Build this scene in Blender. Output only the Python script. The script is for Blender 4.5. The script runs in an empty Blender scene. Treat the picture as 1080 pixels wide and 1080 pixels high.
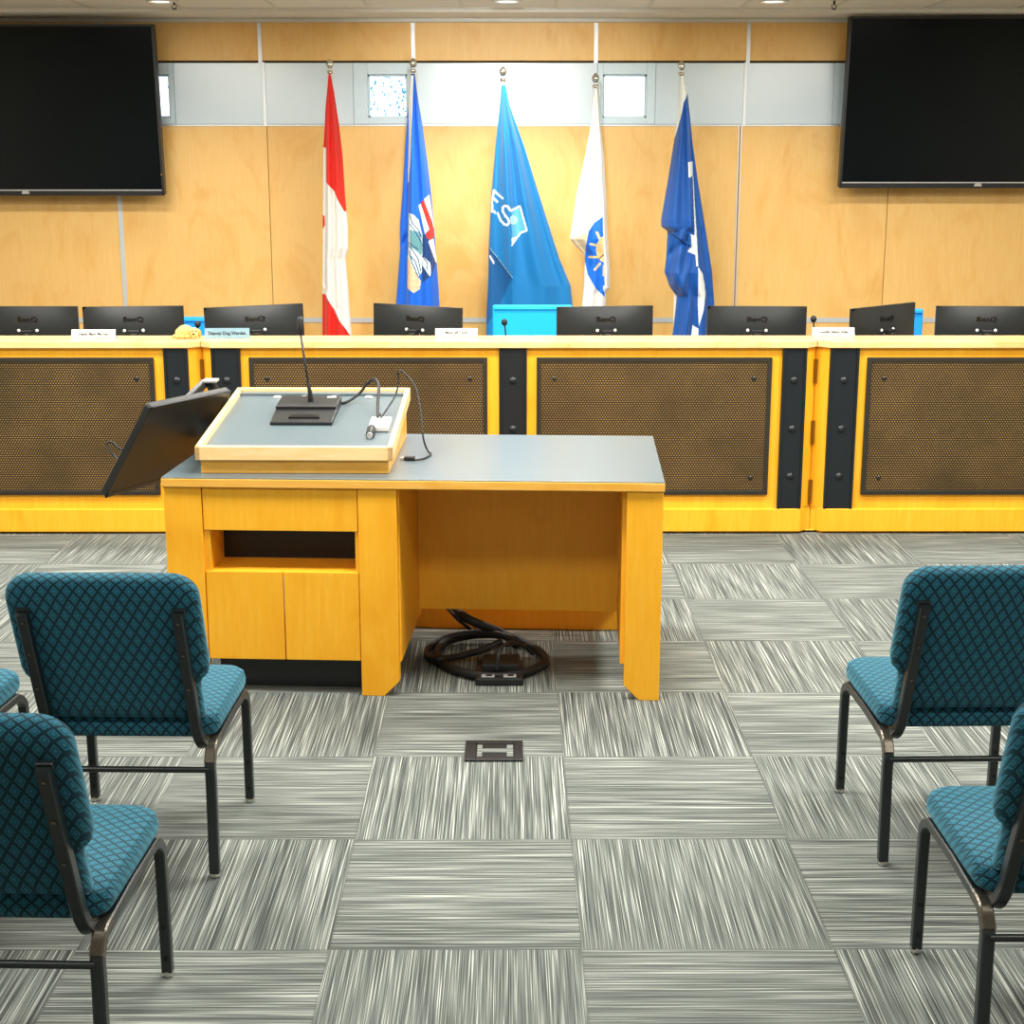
import bpy, bmesh, math, random
import numpy as np
from mathutils import Vector, Matrix, Euler

random.seed(7)
SC = bpy.context.scene
COL = SC.collection
PI = math.pi
R = math.radians

# ------------------------------------------------------------------ camera
F = 1550.0
TILT = R(12.69)
EYE = 1.81
YAW = math.atan(3 / F)
cd = bpy.data.cameras.new('camera')
cd.sensor_width = 36
cd.lens = F / 1080 * 36
cam = bpy.data.objects.new('camera', cd)
COL.objects.link(cam)
cam.location = (0, 0, EYE)
cam.rotation_euler = (PI / 2 - TILT, 0, -YAW)
SC.camera = cam
FW = Vector((math.sin(YAW) * math.cos(TILT), math.cos(YAW) * math.cos(TILT), -math.sin(TILT)))
RT = Vector((math.cos(YAW), -math.sin(YAW), 0))
UP = RT.cross(FW)
O = Vector((0, 0, EYE))


def ray(x, y):
    return FW + RT * ((x - 540) / F) + UP * ((540 - y) / F)


def atY(x, y, Y):
    d = ray(x, y)
    return O + d * (Y / d.y)


def atZ(x, y, z):
    d = ray(x, y)
    return O + d * ((z - EYE) / d.z)


# ------------------------------------------------------------------ materials
def lin(*c):
    r = []
    for v in c:
        v = v / 255
        r.append(v / 12.92 if v <= .04045 else ((v + .055) / 1.055) ** 2.4)
    return (*r, 1)


class NT:
    def __init__(s, name):
        m = bpy.data.materials.new(name)
        m.use_nodes = True
        s.m = m
        s.t = m.node_tree
        s.b = s.t.nodes['Principled BSDF']

    def n(s, typ, **kw):
        nd = s.t.nodes.new(typ)
        for k, v in kw.items():
            if k.startswith('i_'):
                key = k[2:]
                nd.inputs[int(key) if key.isdigit() else key].default_value = v
            else:
                setattr(nd, k, v)
        return nd

    def l(s, a, b):
        s.t.links.new(a, b)

    def val(s, a, sock):
        if hasattr(a, 'is_linked') or hasattr(a, 'links'):
            s.l(a, sock)
        else:
            sock.default_value = a

    def math(s, op, a, b=None, c=None):
        nd = s.n('ShaderNodeMath', operation=op)
        s.val(a, nd.inputs[0])
        if b is not None:
            s.val(b, nd.inputs[1])
        if c is not None:
            s.val(c, nd.inputs[2])
        return nd.outputs[0]

    def mix(s, f, a, b):
        nd = s.n('ShaderNodeMix', data_type='RGBA')
        s.val(f, nd.inputs[0])
        s.val(a, nd.inputs[6])
        s.val(b, nd.inputs[7])
        return nd.outputs[2]

    def ramp(s, f, *stops):
        nd = s.n('ShaderNodeValToRGB')
        e = nd.color_ramp.elements
        while len(e) < len(stops):
            e.new(.5)
        for el, (p, c) in zip(e, stops):
            el.position = p
            el.color = c
        s.l(f, nd.inputs[0])
        return nd.outputs[0]

    def coords(s, scale=(1, 1, 1), rnd=True):
        tc = s.n('ShaderNodeTexCoord')
        v = tc.outputs['Object']
        if rnd:
            oi = s.n('ShaderNodeObjectInfo')
            ml = s.math('MULTIPLY', oi.outputs['Random'], 37.0)
            ad = s.n('ShaderNodeVectorMath', operation='ADD')
            s.l(v, ad.inputs[0])
            s.l(ml, ad.inputs[1])
            v = ad.outputs[0]
        mp = s.n('ShaderNodeMapping')
        mp.inputs['Scale'].default_value = scale
        s.l(v, mp.inputs[0])
        return mp.outputs[0]

    def noise(s, vec, scale, detail=4, rough=.55, dist=0):
        nd = s.n('ShaderNodeTexNoise')
        nd.inputs['Scale'].default_value = scale
        nd.inputs['Detail'].default_value = detail
        nd.inputs['Roughness'].default_value = rough
        nd.inputs['Distortion'].default_value = dist
        s.l(vec, nd.inputs['Vector'])
        return nd.outputs[0]

    def bump(s, h, strength=.2, dist=.002):
        nd = s.n('ShaderNodeBump')
        nd.inputs['Strength'].default_value = strength
        nd.inputs['Distance'].default_value = dist
        s.l(h, nd.inputs['Height'])
        s.l(nd.outputs[0], s.b.inputs['Normal'])


def plain(name, col, rough=.5, metal=0, spec=.5, nscale=60, amt=.08, coat=0):
    t = NT(name)
    v = t.coords()
    f = t.noise(v, nscale, 3)
    a = [min(1, c * (1 + amt)) for c in col[:3]] + [1]
    b = [c * (1 - amt) for c in col[:3]] + [1]
    t.l(t.mix(f, a, b), t.b.inputs['Base Color'])
    t.b.inputs['Roughness'].default_value = rough
    t.b.inputs['Metallic'].default_value = metal
    t.b.inputs['Specular IOR Level'].default_value = spec
    t.b.inputs['Coat Weight'].default_value = coat
    return t.m


def wood(name, base, dark, light, grain='Z', rough=.4, spec=.4, scale=1):
    t = NT(name)
    k = {'Z': (9, 9, .8), 'X': (.8, 9, 9), 'Y': (9, .8, 9)}[grain]
    v = t.coords(tuple(c * scale for c in k))
    fine = t.noise(v, 7, 5, .65, .3)
    v2 = t.coords((1.4, 1.4, .8))
    fig = t.noise(v2, 2.2, 4, .55, 1.6)
    c1 = t.mix(t.ramp(fine, (.38, (0, 0, 0, 1)), (.66, (1, 1, 1, 1))), base, light)
    c2 = t.mix(t.math('MULTIPLY', t.ramp(fig, (.5, (0, 0, 0, 1)), (.72, (1, 1, 1, 1))), .6), c1, dark)
    t.l(c2, t.b.inputs['Base Color'])
    t.b.inputs['Roughness'].default_value = rough
    t.b.inputs['Specular IOR Level'].default_value = spec
    t.bump(fine, .06, .001)
    return t.m


M = {}
M['wall_wood'] = wood('maple_wall_veneer', lin(238, 192, 114), lin(226, 166, 78), lin(241, 199, 124), 'Z', .42, .35)
M['desk_wood'] = wood('maple_desk_veneer', lin(247, 176, 34), lin(236, 158, 20), lin(250, 186, 52), 'Z', .42, .35)
M['desk_wood_x'] = wood('maple_edge_band', lin(234, 172, 66), lin(220, 152, 44), lin(240, 184, 88), 'X', .36, .4)
M['shelf_wood'] = wood('maple_shelf', lin(238, 194, 128), lin(222, 166, 84), lin(244, 208, 150), 'X', .3, .45)
M['pale_wood'] = wood('pale_maple_edge', lin(238, 203, 140), lin(226, 180, 104), lin(244, 214, 160), 'X', .35, .4)
M['black'] = plain('black_plastic', lin(24, 27, 28), .42)
M['black_soft'] = plain('black_rubber', lin(14, 15, 16), .6)
M['monitor'] = plain('charcoal_monitor_plastic', lin(33, 37, 38), .35, spec=.45)
M['logo_dark'] = plain('dark_raised_lettering', lin(14, 15, 15), .3)
M['strip'] = plain('blue_black_painted_steel', lin(17, 25, 30), .4)
M['frame'] = plain('black_powder_coated_steel', lin(26, 32, 33), .3, 0, .6)
M['frame_worn'] = plain('worn_bronze_steel', lin(98, 92, 82), .25, .8)
M['chrome'] = plain('bright_chrome', lin(215, 215, 210), .15, 1)
M['brass'] = plain('aged_brass', lin(150, 110, 40), .35, .8)
M['white_paint'] = plain('white_trim_paint', lin(215, 216, 208), .45)
M['ceil'] = plain('ceiling_tile', lin(236, 234, 226), .9, nscale=120)
M['alu'] = plain('pale_anodised_strip', lin(214, 220, 222), .35, .3)
M['groove'] = plain('dark_groove', lin(60, 45, 25), .8)
M['winframe'] = plain('white_window_vinyl', lin(205, 226, 234), .4)
M['white_card'] = plain('white_card', lin(216, 216, 212), .6)
M['ink'] = plain('black_ink', lin(25, 25, 28), .7)
M['paint'] = plain('painted_plaster', lin(225, 215, 195), .8)
M['cyan'] = plain('cyan_chair_fabric', lin(0, 176, 232), .6)
M['blue_chair'] = plain('blue_chair_fabric', lin(5, 150, 232), .6)
M['silver'] = plain('silver_plastic', lin(190, 192, 192), .35, .4)
M['leaf'] = plain('leaf', lin(60, 165, 205), .6)
M['bark'] = plain('bark', lin(90, 90, 90), .9)
M['dog'] = plain('cream_puppy_fur', lin(226, 184, 108), .8, nscale=150, amt=.14)
M['dogear'] = plain('tan_puppy_ear', lin(196, 142, 74), .8, nscale=150, amt=.14)
M['touch'] = plain('matte_touchscreen_glass', lin(46, 45, 42), .3, spec=.2)
M['dogdark'] = plain('dark_brown_felt', lin(40, 26, 18), .6)
M['amber'] = plain('amber_light_lens', lin(255, 170, 60), .4)

# white board band
t = NT('glossy_white_board')
v = t.coords((1, 1, 1))
t.l(t.mix(t.noise(v, 3, 2), lin(206, 224, 232), lin(214, 230, 236)), t.b.inputs['Base Color'])
t.b.inputs['Roughness'].default_value = .2
t.b.inputs['Specular IOR Level'].default_value = .6
M['board'] = t.m

# satin grey laminate
t = NT('satin_grey_laminate')
v = t.coords((3, 1, 1))
f = t.noise(v, 60, 4, .6)
t.l(t.mix(f, lin(78, 94, 101), lin(100, 114, 119)), t.b.inputs['Base Color'])
t.b.inputs['Roughness'].default_value = .3
t.b.inputs['Specular IOR Level'].default_value = .9
M['laminate'] = t.m

# screens
t = NT('dark_screen_glass')
v = t.coords()
t.l(t.mix(t.noise(v, 2, 2), lin(13, 18, 20), lin(17, 22, 24)), t.b.inputs['Base Color'])
t.b.inputs['Roughness'].default_value = .14
t.b.inputs['Specular IOR Level'].default_value = .22
t.b.inputs['Specular IOR Level'].default_value = .14
M['screen'] = t.m

# perforated metal: hexagonal grid of small holes over amber backing
t = NT('perforated_bronze_mesh')
tc = t.n('ShaderNodeTexCoord')
sp = t.n('ShaderNodeSeparateXYZ')
t.l(tc.outputs['Object'], sp.inputs[0])
P1, P2 = .0136, .0118
row = t.math('FLOOR', t.math('DIVIDE', sp.outputs[2], P2))
odd = t.math('MULTIPLY', t.math('FLOORED_MODULO', row, 2.0), .5)
fx = t.math('SUBTRACT', t.math('FRACT', t.math('ADD', t.math('DIVIDE', sp.outputs[0], P1), odd)), .5)
fz = t.math('MULTIPLY', t.math('SUBTRACT', t.math('FRACT', t.math('DIVIDE', sp.outputs[2], P2)), .5), P2 / P1)
d2 = t.math('SQRT', t.math('ADD', t.math('MULTIPLY', fx, fx), t.math('MULTIPLY', fz, fz)))
hole = t.math('LESS_THAN', d2, .25)
blot = t.noise(t.coords((1, 1, 1)), 3.0, 4, .6)
amb = t.mix(t.ramp(blot, (.3, (0, 0, 0, 1)), (.75, (1, 1, 1, 1))), lin(120, 90, 44), lin(176, 138, 76))
t.l(t.mix(hole, lin(44, 38, 26), amb), t.b.inputs['Base Color'])
t.b.inputs['Roughness'].default_value = .45
t.b.inputs['Specular IOR Level'].default_value = .3
M['mesh'] = t.m
M['meshrim'] = plain('bronze_black_rim', lin(36, 33, 24), .5)

# carpet tiles
TILE = .6096
t = NT('striped_carpet_tiles')
tc = t.n('ShaderNodeTexCoord')
mp = t.n('ShaderNodeMapping')
corner = atZ(613.5, 1001.5, 0)
mp.inputs['Location'].default_value = (-corner.x / TILE, -corner.y / TILE, 0)
mp.inputs['Scale'].default_value = (1 / TILE, 1 / TILE, 1)
t.l(tc.outputs['Object'], mp.inputs[0])
sp = t.n('ShaderNodeSeparateXYZ')
t.l(mp.outputs[0], sp.inputs[0])
X, Yc = sp.outputs[0], sp.outputs[1]
ix, iy = t.math('FLOOR', X), t.math('FLOOR', Yc)
chk = t.math('FLOORED_MODULO', t.math('ADD', ix, iy), 2.0)
fx, fy = t.math('FRACT', X), t.math('FRACT', Yc)
# across / along the stripes
def pick(a, b):
    return t.math('ADD', t.math('MULTIPLY', a, chk), t.math('MULTIPLY', b, t.math('SUBTRACT', 1.0, chk)))
ac = pick(fy, fx)
al = pick(fx, fy)
seed = t.math('ADD', t.math('MULTIPLY', ix, 17.3), t.math('MULTIPLY', iy, 31.7))
cb = t.n('ShaderNodeCombineXYZ')
t.l(t.math('ADD', t.math('MULTIPLY', ac, 300.0), seed), cb.inputs[0])
t.l(t.math('MULTIPLY', al, 1.8), cb.inputs[1])
t.l(seed, cb.inputs[2])
n1 = t.noise(cb.outputs[0], 1.0, 1.5, .6)
cb2 = t.n('ShaderNodeCombineXYZ')
t.l(t.math('ADD', t.math('MULTIPLY', ac, 150.0), seed), cb2.inputs[0])
t.l(t.math('MULTIPLY', al, 1.2), cb2.inputs[1])
t.l(t.math('ADD', seed, 9.0), cb2.inputs[2])
n2 = t.noise(cb2.outputs[0], 1.0, 2, .5)
comb = t.math('ADD', t.math('MULTIPLY', n1, .62), t.math('MULTIPLY', n2, .38))
cc = t.ramp(comb, (.34, lin(32, 35, 34)), (.45, lin(78, 83, 80)), (.55, lin(116, 122, 117)), (.67, lin(205, 210, 200)))
wn = t.n('ShaderNodeTexWhiteNoise')
wn.noise_dimensions = '1D'
t.l(seed, wn.inputs['W'])
cc = t.mix(t.math('MULTIPLY', wn.outputs['Value'], .22), cc, lin(84, 88, 84))
edge = t.math('MINIMUM', t.math('MINIMUM', fx, t.math('SUBTRACT', 1.0, fx)), t.math('MINIMUM', fy, t.math('SUBTRACT', 1.0, fy)))
em = t.math('LESS_THAN', edge, .006)
cc = t.mix(t.math('MULTIPLY', em, .25), cc, lin(70, 72, 68))
t.l(cc, t.b.inputs['Base Color'])
t.b.inputs['Roughness'].default_value = .9
t.b.inputs['Specular IOR Level'].default_value = .15
t.bump(n1, .35, .004)
M['carpet'] = t.m


# chair fabric: diamond lattice
def fabric(name, dark, mid, lightc):
    t = NT(name)
    tc = t.n('ShaderNodeTexCoord')
    sp = t.n('ShaderNodeSeparateXYZ')
    t.l(tc.outputs['Object'], sp.inputs[0])
    u = t.math('DIVIDE', sp.outputs[0], .031)
    w = t.math('DIVIDE', t.math('ADD', t.math('MULTIPLY', sp.outputs[1], 1.0), t.math('MULTIPLY', sp.outputs[2], 1.0)), .031)
    p, q = t.math('ADD', u, w), t.math('SUBTRACT', u, w)
    a = t.math('ABSOLUTE', t.math('SUBTRACT', t.math('FRACT', p), .5))
    b = t.math('ABSOLUTE', t.math('SUBTRACT', t.math('FRACT', q), .5))
    m = t.math('MAXIMUM', a, b)     # .5 on the lattice line, 0 in the centre
    c = t.ramp(m, (0.0, lightc), (.10, lightc), (.15, mid), (.25, mid), (.28, lightc), (.33, lightc), (.37, dark), (.5, dark))
    wv = t.noise(t.coords((1, 1, 1)), 420, 2, .5)
    c = t.mix(t.math('MULTIPLY', wv, .35), c, dark)
    t.l(c, t.b.inputs['Base Color'])
    t.b.inputs['Roughness'].default_value = .8
    t.b.inputs['Specular IOR Level'].default_value = .2
    t.b.inputs['Sheen Weight'].default_value = .3
    t.b.inputs['Sheen Tint'].default_value = (.3, .8, 1, 1)
    t.bump(t.math('SUBTRACT', .5, m), .3, .003)
    return t.m


M['fabric'] = fabric('teal_diamond_fabric', lin(8, 42, 54), lin(20, 80, 101), lin(47, 116, 138))

# window glass: thin clear pane
t = NT('clear_window_glass')
out = [n for n in t.t.nodes if n.type == 'OUTPUT_MATERIAL'][0]
tr = t.n('ShaderNodeBsdfTransparent')
gl = t.n('ShaderNodeBsdfGlossy')
gl.inputs['Roughness'].default_value = .02
fr = t.n('ShaderNodeFresnel')
mx = t.n('ShaderNodeMixShader')
t.l(fr.outputs[0], mx.inputs[0])
t.l(tr.outputs[0], mx.inputs[1])
t.l(gl.outputs[0], mx.inputs[2])
t.l(mx.outputs[0], out.inputs[0])
M['glass'] = t.m

# clear acrylic
t = NT('clear_acrylic')
v = t.coords()
t.l(t.mix(t.noise(v, 30, 2), lin(150, 188, 205), lin(162, 198, 214)), t.b.inputs['Base Color'])
t.b.inputs['Roughness'].default_value = .12
t.b.inputs['Transmission Weight'].default_value = .45
t.b.inputs['IOR'].default_value = 1.2
M['acrylic'] = t.m

# lamp lens
t = NT('lit_lamp_lens')
t.b.inputs['Base Color'].default_value = (1, 1, 1, 1)
t.b.inputs['Emission Color'].default_value = (1, .95, .88, 1)
t.b.inputs['Emission Strength'].default_value = 3
v = t.coords()
t.l(t.mix(t.noise(v, 5, 1), (1, .95, .88, 1), (1, .96, .9, 1)), t.b.inputs['Emission Color'])
M['lens'] = t.m


def cloth(name, c, amt=.05, rough=.55):
    t = NT(name)
    v = t.coords((1, 1, 1), False)
    f = t.noise(v, 900, 2)
    t.l(t.mix(f, [min(1, x * (1 + amt)) for x in c[:3]] + [1], [x * (1 - amt) for x in c[:3]] + [1]), t.b.inputs['Base Color'])
    t.b.inputs['Roughness'].default_value = rough
    t.b.inputs['Specular IOR Level'].default_value = .35
    t.b.inputs['Sheen Weight'].default_value = .2
    return t.m


# ------------------------------------------------------------------ mesh helpers
class MB:
    def __init__(s):
        s.bm = bmesh.new()

    def box(s, x0, x1, y0, y1, z0, z1, mat=None):
        g = bmesh.ops.create_cube(s.bm, size=1)['verts']
        for v in g:
            v.co = Vector(((x0 + x1) / 2 + v.co.x * (x1 - x0), (y0 + y1) / 2 + v.co.y * (y1 - y0), (z0 + z1) / 2 + v.co.z * (z1 - z0)))
        if mat:
            for v in g:
                v.co = mat @ v.co
        return s

    def prism(s, poly, axis, a0, a1, mat=None):
        """poly: 2D points; axis 'x' -> (y,z), 'y' -> (x,z), 'z' -> (x,y)"""
        def mk(p, a):
            c = {'x': (a, p[0], p[1]), 'y': (p[0], a, p[1]), 'z': (p[0], p[1], a)}[axis]
            c = Vector(c)
            return mat @ c if mat else c
        A = [s.bm.verts.new(mk(p, a0)) for p in poly]
        B = [s.bm.verts.new(mk(p, a1)) for p in poly]
        n = len(poly)
        s.bm.faces.new(A)
        s.bm.faces.new(B[::-1])
        for i in range(n):
            s.bm.faces.new((A[i], B[i], B[(i + 1) % n], A[(i + 1) % n]))
        return s

    def tube(s, pts, r, n=10, closed=False, sect=None):
        """sweep a round (or sect=[(a,b)...] custom) section along pts; r may be a list"""
        pts = [Vector(p) for p in pts]
        N = len(pts)
        rs = r if isinstance(r, (list, tuple)) else [r] * N
        tang = []
        for i in range(N):
            if closed:
                d = pts[(i + 1) % N] - pts[i - 1]
            else:
                d = pts[min(i + 1, N - 1)] - pts[max(i - 1, 0)]
            tang.append(d.normalized())
        ref = Vector((0, 0, 1)) if abs(tang[0].z) < .9 else Vector((1, 0, 0))
        nrm = (ref - tang[0] * ref.dot(tang[0])).normalized()
        rings = []
        for i in range(N):
            nrm = (nrm - tang[i] * nrm.dot(tang[i])).normalized()
            bi = tang[i].cross(nrm)
            ring = []
            if sect:
                for a, b in sect:
                    ring.append(s.bm.verts.new(pts[i] + (nrm * a + bi * b) * rs[i]))
            else:
                for k in range(n):
                    w = 2 * PI * k / n
                    ring.append(s.bm.verts.new(pts[i] + (nrm * math.cos(w) + bi * math.sin(w)) * rs[i]))
            rings.append(ring)
        m = len(rings[0])
        for i in range(N if closed else N - 1):
            a, b = rings[i], rings[(i + 1) % N]
            for k in range(m):
                s.bm.faces.new((a[k], a[(k + 1) % m], b[(k + 1) % m], b[k]))
        if not closed:
            s.bm.faces.new(rings[0][::-1])
            s.bm.faces.new(rings[-1])
        return s

    def lathe(s, prof, c=(0, 0, 0), n=20, mat=None):
        """prof: (r,z) list from bottom to top, closed with caps"""
        rings = []
        for r, z in prof:
            ring = []
            for k in range(n):
                w = 2 * PI * k / n
                p = Vector((r * math.cos(w), r * math.sin(w), z))
                p = mat @ p if mat else p
                ring.append(s.bm.verts.new(p + Vector(c)))
            rings.append(ring)
        for a, b in zip(rings, rings[1:]):
            for k in range(n):
                s.bm.faces.new((a[k], a[(k + 1) % n], b[(k + 1) % n], b[k]))
        s.bm.faces.new(rings[0][::-1])
        s.bm.faces.new(rings[-1])
        return s

    def ball(s, c, rx, ry=None, rz=None, sub=2, mat=None):
        g = bmesh.ops.create_icosphere(s.bm, subdivisions=sub, radius=1)['verts']
        for v in g:
            p = Vector((v.co.x * rx, v.co.y * (ry or rx), v.co.z * (rz or rx)))
            if mat:
                p = mat @ p
            v.co = p + Vector(c)
        return s

    def quad(s, a, b, c, d):
        s.bm.faces.new([s.bm.verts.new(Vector(p)) for p in (a, b, c, d)])
        return s

    def build(s, name, mat, parent=None, bevel=0, smooth=False, seg=2, sub=0):
        bmesh.ops.recalc_face_normals(s.bm, faces=s.bm.faces[:])
        me = bpy.data.meshes.new(name)
        s.bm.to_mesh(me)
        s.bm.free()
        o = bpy.data.objects.new(name, me)
        COL.objects.link(o)
        for m in (mat if isinstance(mat, (list, tuple)) else [mat]):
            me.materials.append(m)
        if parent:
            o.parent = parent
        if bevel:
            b = o.modifiers.new('bevel', 'BEVEL')
            b.width = bevel
            b.segments = seg
            b.limit_method = 'ANGLE'
            b.angle_limit = R(40)
        if sub:
            b = o.modifiers.new('sub', 'SUBSURF')
            b.levels = b.render_levels = sub
        if smooth:
            for p in me.polygons:
                p.use_smooth = True
            if smooth == 'auto':
                me.set_sharp_from_angle(angle=R(40))
        return o


def thing(name, label, cat, loc=(0, 0, 0), rz=0, group=None):
    o = bpy.data.objects.new(name, None)
    o.empty_display_size = .1
    COL.objects.link(o)
    o.location = loc
    o.rotation_euler = (0, 0, rz)
    o['label'] = label
    o['category'] = cat
    if group:
        o['group'] = group
    return o


def tag(o, label, cat, group=None):
    o['label'] = label
    o['category'] = cat
    if group:
        o['group'] = group
    return o


def struct(o):
    o['kind'] = 'structure'
    return o


def dup(root, loc, rz=None, label=None):
    r = root.copy()
    COL.objects.link(r)
    r.location = loc
    if rz is not None:
        r.rotation_euler = (0, 0, rz)
    if label:
        r['label'] = label
    for ch in list(root.children):
        c = ch.copy()
        COL.objects.link(c)
        c.parent = r
        for g in list(ch.children):
            d = g.copy()
            COL.objects.link(d)
            d.parent = c
    return r


def text(name, s, size, mat, parent, M4, depth=.0006, sx=1.0, bold=0.0):
    """text mesh in the XY plane centred on the origin, then moved by M4"""
    cu = bpy.data.curves.new(name, 'FONT')
    cu.body = s
    cu.size = size
    cu.align_x = 'CENTER'
    cu.align_y = 'CENTER'
    cu.extrude = depth
    cu.offset = bold
    cu.resolution_u = 4
    tmp = bpy.data.objects.new('tmp', cu)
    COL.objects.link(tmp)
    dg = bpy.context.evaluated_depsgraph_get()
    me = bpy.data.meshes.new_from_object(tmp.evaluated_get(dg))
    bpy.data.objects.remove(tmp)
    me.transform(M4 @ Matrix.Diagonal((sx, 1, 1, 1)))
    me.materials.clear()
    me.materials.append(mat)
    me.name = name
    o = bpy.data.objects.new(name, me)
    COL.objects.link(o)
    if parent:
        o.parent = parent
    return o


def bez(*pts, n=10):
    """Catmull-Rom through pts"""
    P = [Vector(p) for p in pts]
    P = [P[0] * 2 - P[1]] + P + [P[-1] * 2 - P[-2]]
    out = []
    for i in range(1, len(P) - 2):
        a, b, c, d = P[i - 1:i + 3]
        for k in range(n):
            u = k / n
            out.append(.5 * ((2 * b) + (c - a) * u + (2 * a - 5 * b + 4 * c - d) * u * u + (3 * b - a - 3 * c + d) * u ** 3))
    out.append(P[-2])
    return out


def rrect(x0, x1, z0, z1, r, n=5):
    out = []
    for cx, cz, a in ((x1 - r, z1 - r, 0), (x0 + r, z1 - r, 90), (x0 + r, z0 + r, 180), (x1 - r, z0 + r, 270)):
        for k in range(n + 1):
            w = R(a + 90 * k / n)
            out.append((cx + r * math.cos(w), cz + r * math.sin(w)))
    return out


# ------------------------------------------------------------------ the room
YW = 10.6
ZC = atY(540, 16, YW).z
XL, XR, YB = -5.7, 5.7, -4.5


def wx(px, py=100):
    return atY(px, py, YW).x


def wz(py):
    return atY(540, py, YW).z


struct(MB().box(XL - .1, XR + .1, YB - .1, YW + .2, -.1, 0).build('floor', M['carpet']))
ceil = struct(MB().box(XL - .1, XR + .1, YB - .1, YW + .25, ZC, ZC + .1).build('ceiling', M['ceil']))
g = MB()
for k in range(-9, 10):
    g.box(.3 + k * .61 - .012, .3 + k * .61 + .012, YB, 10.16, ZC - .005, ZC)
for k in range(12):
    g.box(XL, XR, 10.16 - k * 1.22 - .012, 10.16 - k * 1.22 + .012, ZC - .006, ZC)
struct(g.build('ceiling_grid', M['white_paint'], ceil))
struct(MB().box(XL, XR, 10.2, YW, ZC - .022, ZC).build('ceiling_border', M['ceil'], ceil))
struct(MB().box(XL, XR, YW - .045, YW, wz(24), ZC - .022).build('trim_1', M['white_paint'], None, .006))
struct(MB().box(XL - .15, XL, YB, YW + .15, 0, ZC).build('wall_left', M['paint']))
struct(MB().box(XR, XR + .15, YB, YW + .15, 0, ZC).build('wall_right', M['paint']))
struct(MB().box(XL, XR, YB - .15, YB, 0, ZC).build('wall_front', M['paint']))

ZB0, ZB1 = wz(131), wz(66.5)            # the white band
wins = [(wx(122), wx(184)), (wx(373), wx(435)), (wx(630), wx(691)), (wx(879), wx(940))]
w = MB()
w.box(XL, XR, YW + .012, YW + .15, 0, ZB0)
w.box(XL, XR, YW + .012, YW + .15, ZB1, ZC)
xs = [XL] + [v for p in wins for v in p] + [XR]
for i in range(0, len(xs), 2):
    w.box(xs[i], xs[i + 1], YW + .012, YW + .15, ZB0, ZB1)
wallb = struct(w.build('wall_back', M['groove']))


def panel(x0, x1, z0, z1, mat, name):
    struct(MB().box(x0 + .002, x1 - .002, YW - .004, YW + .0115, z0, z1).build(name, mat, wallb, .0015, seg=1))


up_seams = [XL, wx(-215), wx(-52), wx(111), wx(276), wx(436.5), wx(628), wx(787.5), wx(950), wx(1113), wx(1276), XR]
for a, b in zip(up_seams, up_seams[1:]):
    panel(a, b, ZB1 + .016, wz(23), M['wall_wood'], 'wood_panel')
lo_seams = [XL, -4.75, -3.7, wx(130, 270), wx(285, 230), wx(437, 200), wx(628, 200), wx(777.5, 230), wx(934, 250), 3.72, 4.75, XR]
for a, b in zip(lo_seams, lo_seams[1:]):
    panel(a, b, wz(335), ZB0 - .014, M['wall_wood'], 'wood_panel')
    panel(a, b, .1, wz(340), M['wall_wood'], 'wood_panel')
bands = [(XL, wx(-215)), (wx(-213), wx(-52)), (wx(-50), wx(110)), (wins[0][1], wx(278)), (wx(280), wins[1][0]), (wins[1][1], wins[2][0]),
         (wins[2][1], wx(784.5)), (wx(786.5), wins[3][0]), (wins[3][1], wx(1113)), (wx(1115), XR)]
for a, b in bands:
    panel(a, b, ZB0, ZB1, M['board'], 'white_board')
s = MB()
s.box(XL, XR, YW - .010, YW + .01, ZB0 - .013, ZB0 - .003)
for px in (-214, 279, 785.5, 1114):
    s.box(wx(px) - .010, wx(px) + .010, YW - .012, YW + .01, ZB0 - .004, ZB1 + .004)
for px in (111, 276, 436.5, 628, 787.5, 950):
    s.box(wx(px) - .013, wx(px) + .013, YW - .010, YW + .01, ZB1, wz(24))
xx = wx(130, 270)
s.box(xx - .016, xx + .016, YW - .011, YW + .01, wz(335), ZB0 - .013)
xx = wx(777.5, 230)
s.box(xx - .013, xx - .006, YW - .011, YW + .01, .1, ZB0 - .013)
s.box(xx + .006, xx + .013, YW - .011, YW + .01, .1, ZB0 - .013)
s.box(XL, XR, YW - .010, YW + .01, wz(340), wz(335))
struct(s.build('metal_strip', M['alu'], wallb))
struct(MB().box(XL, XR, YW - .012, YW + .012, 0, .1).build('baseboard_back', M['black']))

for i, (a, b) in enumerate(wins):
    wn_ = bpy.data.objects.new('window_%d' % (i + 1), None)
    COL.objects.link(wn_)
    wn_.location = ((a + b) / 2, YW, ZB0)
    struct(wn_)
    hw, hh = (b - a) / 2, ZB1 - ZB0
    pw0, pw1, pz0, pz1 = -hw + .098, hw - .035, wz(124) - ZB0, wz(78.5) - ZB0
    if i == 2:
        pw0, pw1 = -hw + .04, hw - .098 + .03
        pw0 = wx(636) - (a + b) / 2
        pw1 = wx(682) - (a + b) / 2
    f = MB()
    f.box(-hw, pw0, -.012, .1, 0, hh).box(pw1, hw, -.012, .1, 0, hh)
    f.box(pw0, pw1, -.012, .1, 0, pz0).box(pw0, pw1, -.012, .1, pz1, hh)
    fo = struct(f.build('window_frame', M['winframe'], wn_, .003))
    f = MB()
    q = .012
    f.box(pw0, pw0 + q, .03, .06, pz0, pz1).box(pw1 - q, pw1, .03, .06, pz0, pz1)
    f.box(pw0, pw1, .03, .06, pz0, pz0 + q).box(pw0, pw1, .03, .06, pz1 - q, pz1)
    struct(f.build('window_sash', M['winframe'], wn_))
    struct(MB().box(pw0, pw1, .043, .047, pz0, pz1).build('window_pane', M['glass'], wn_))

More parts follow.
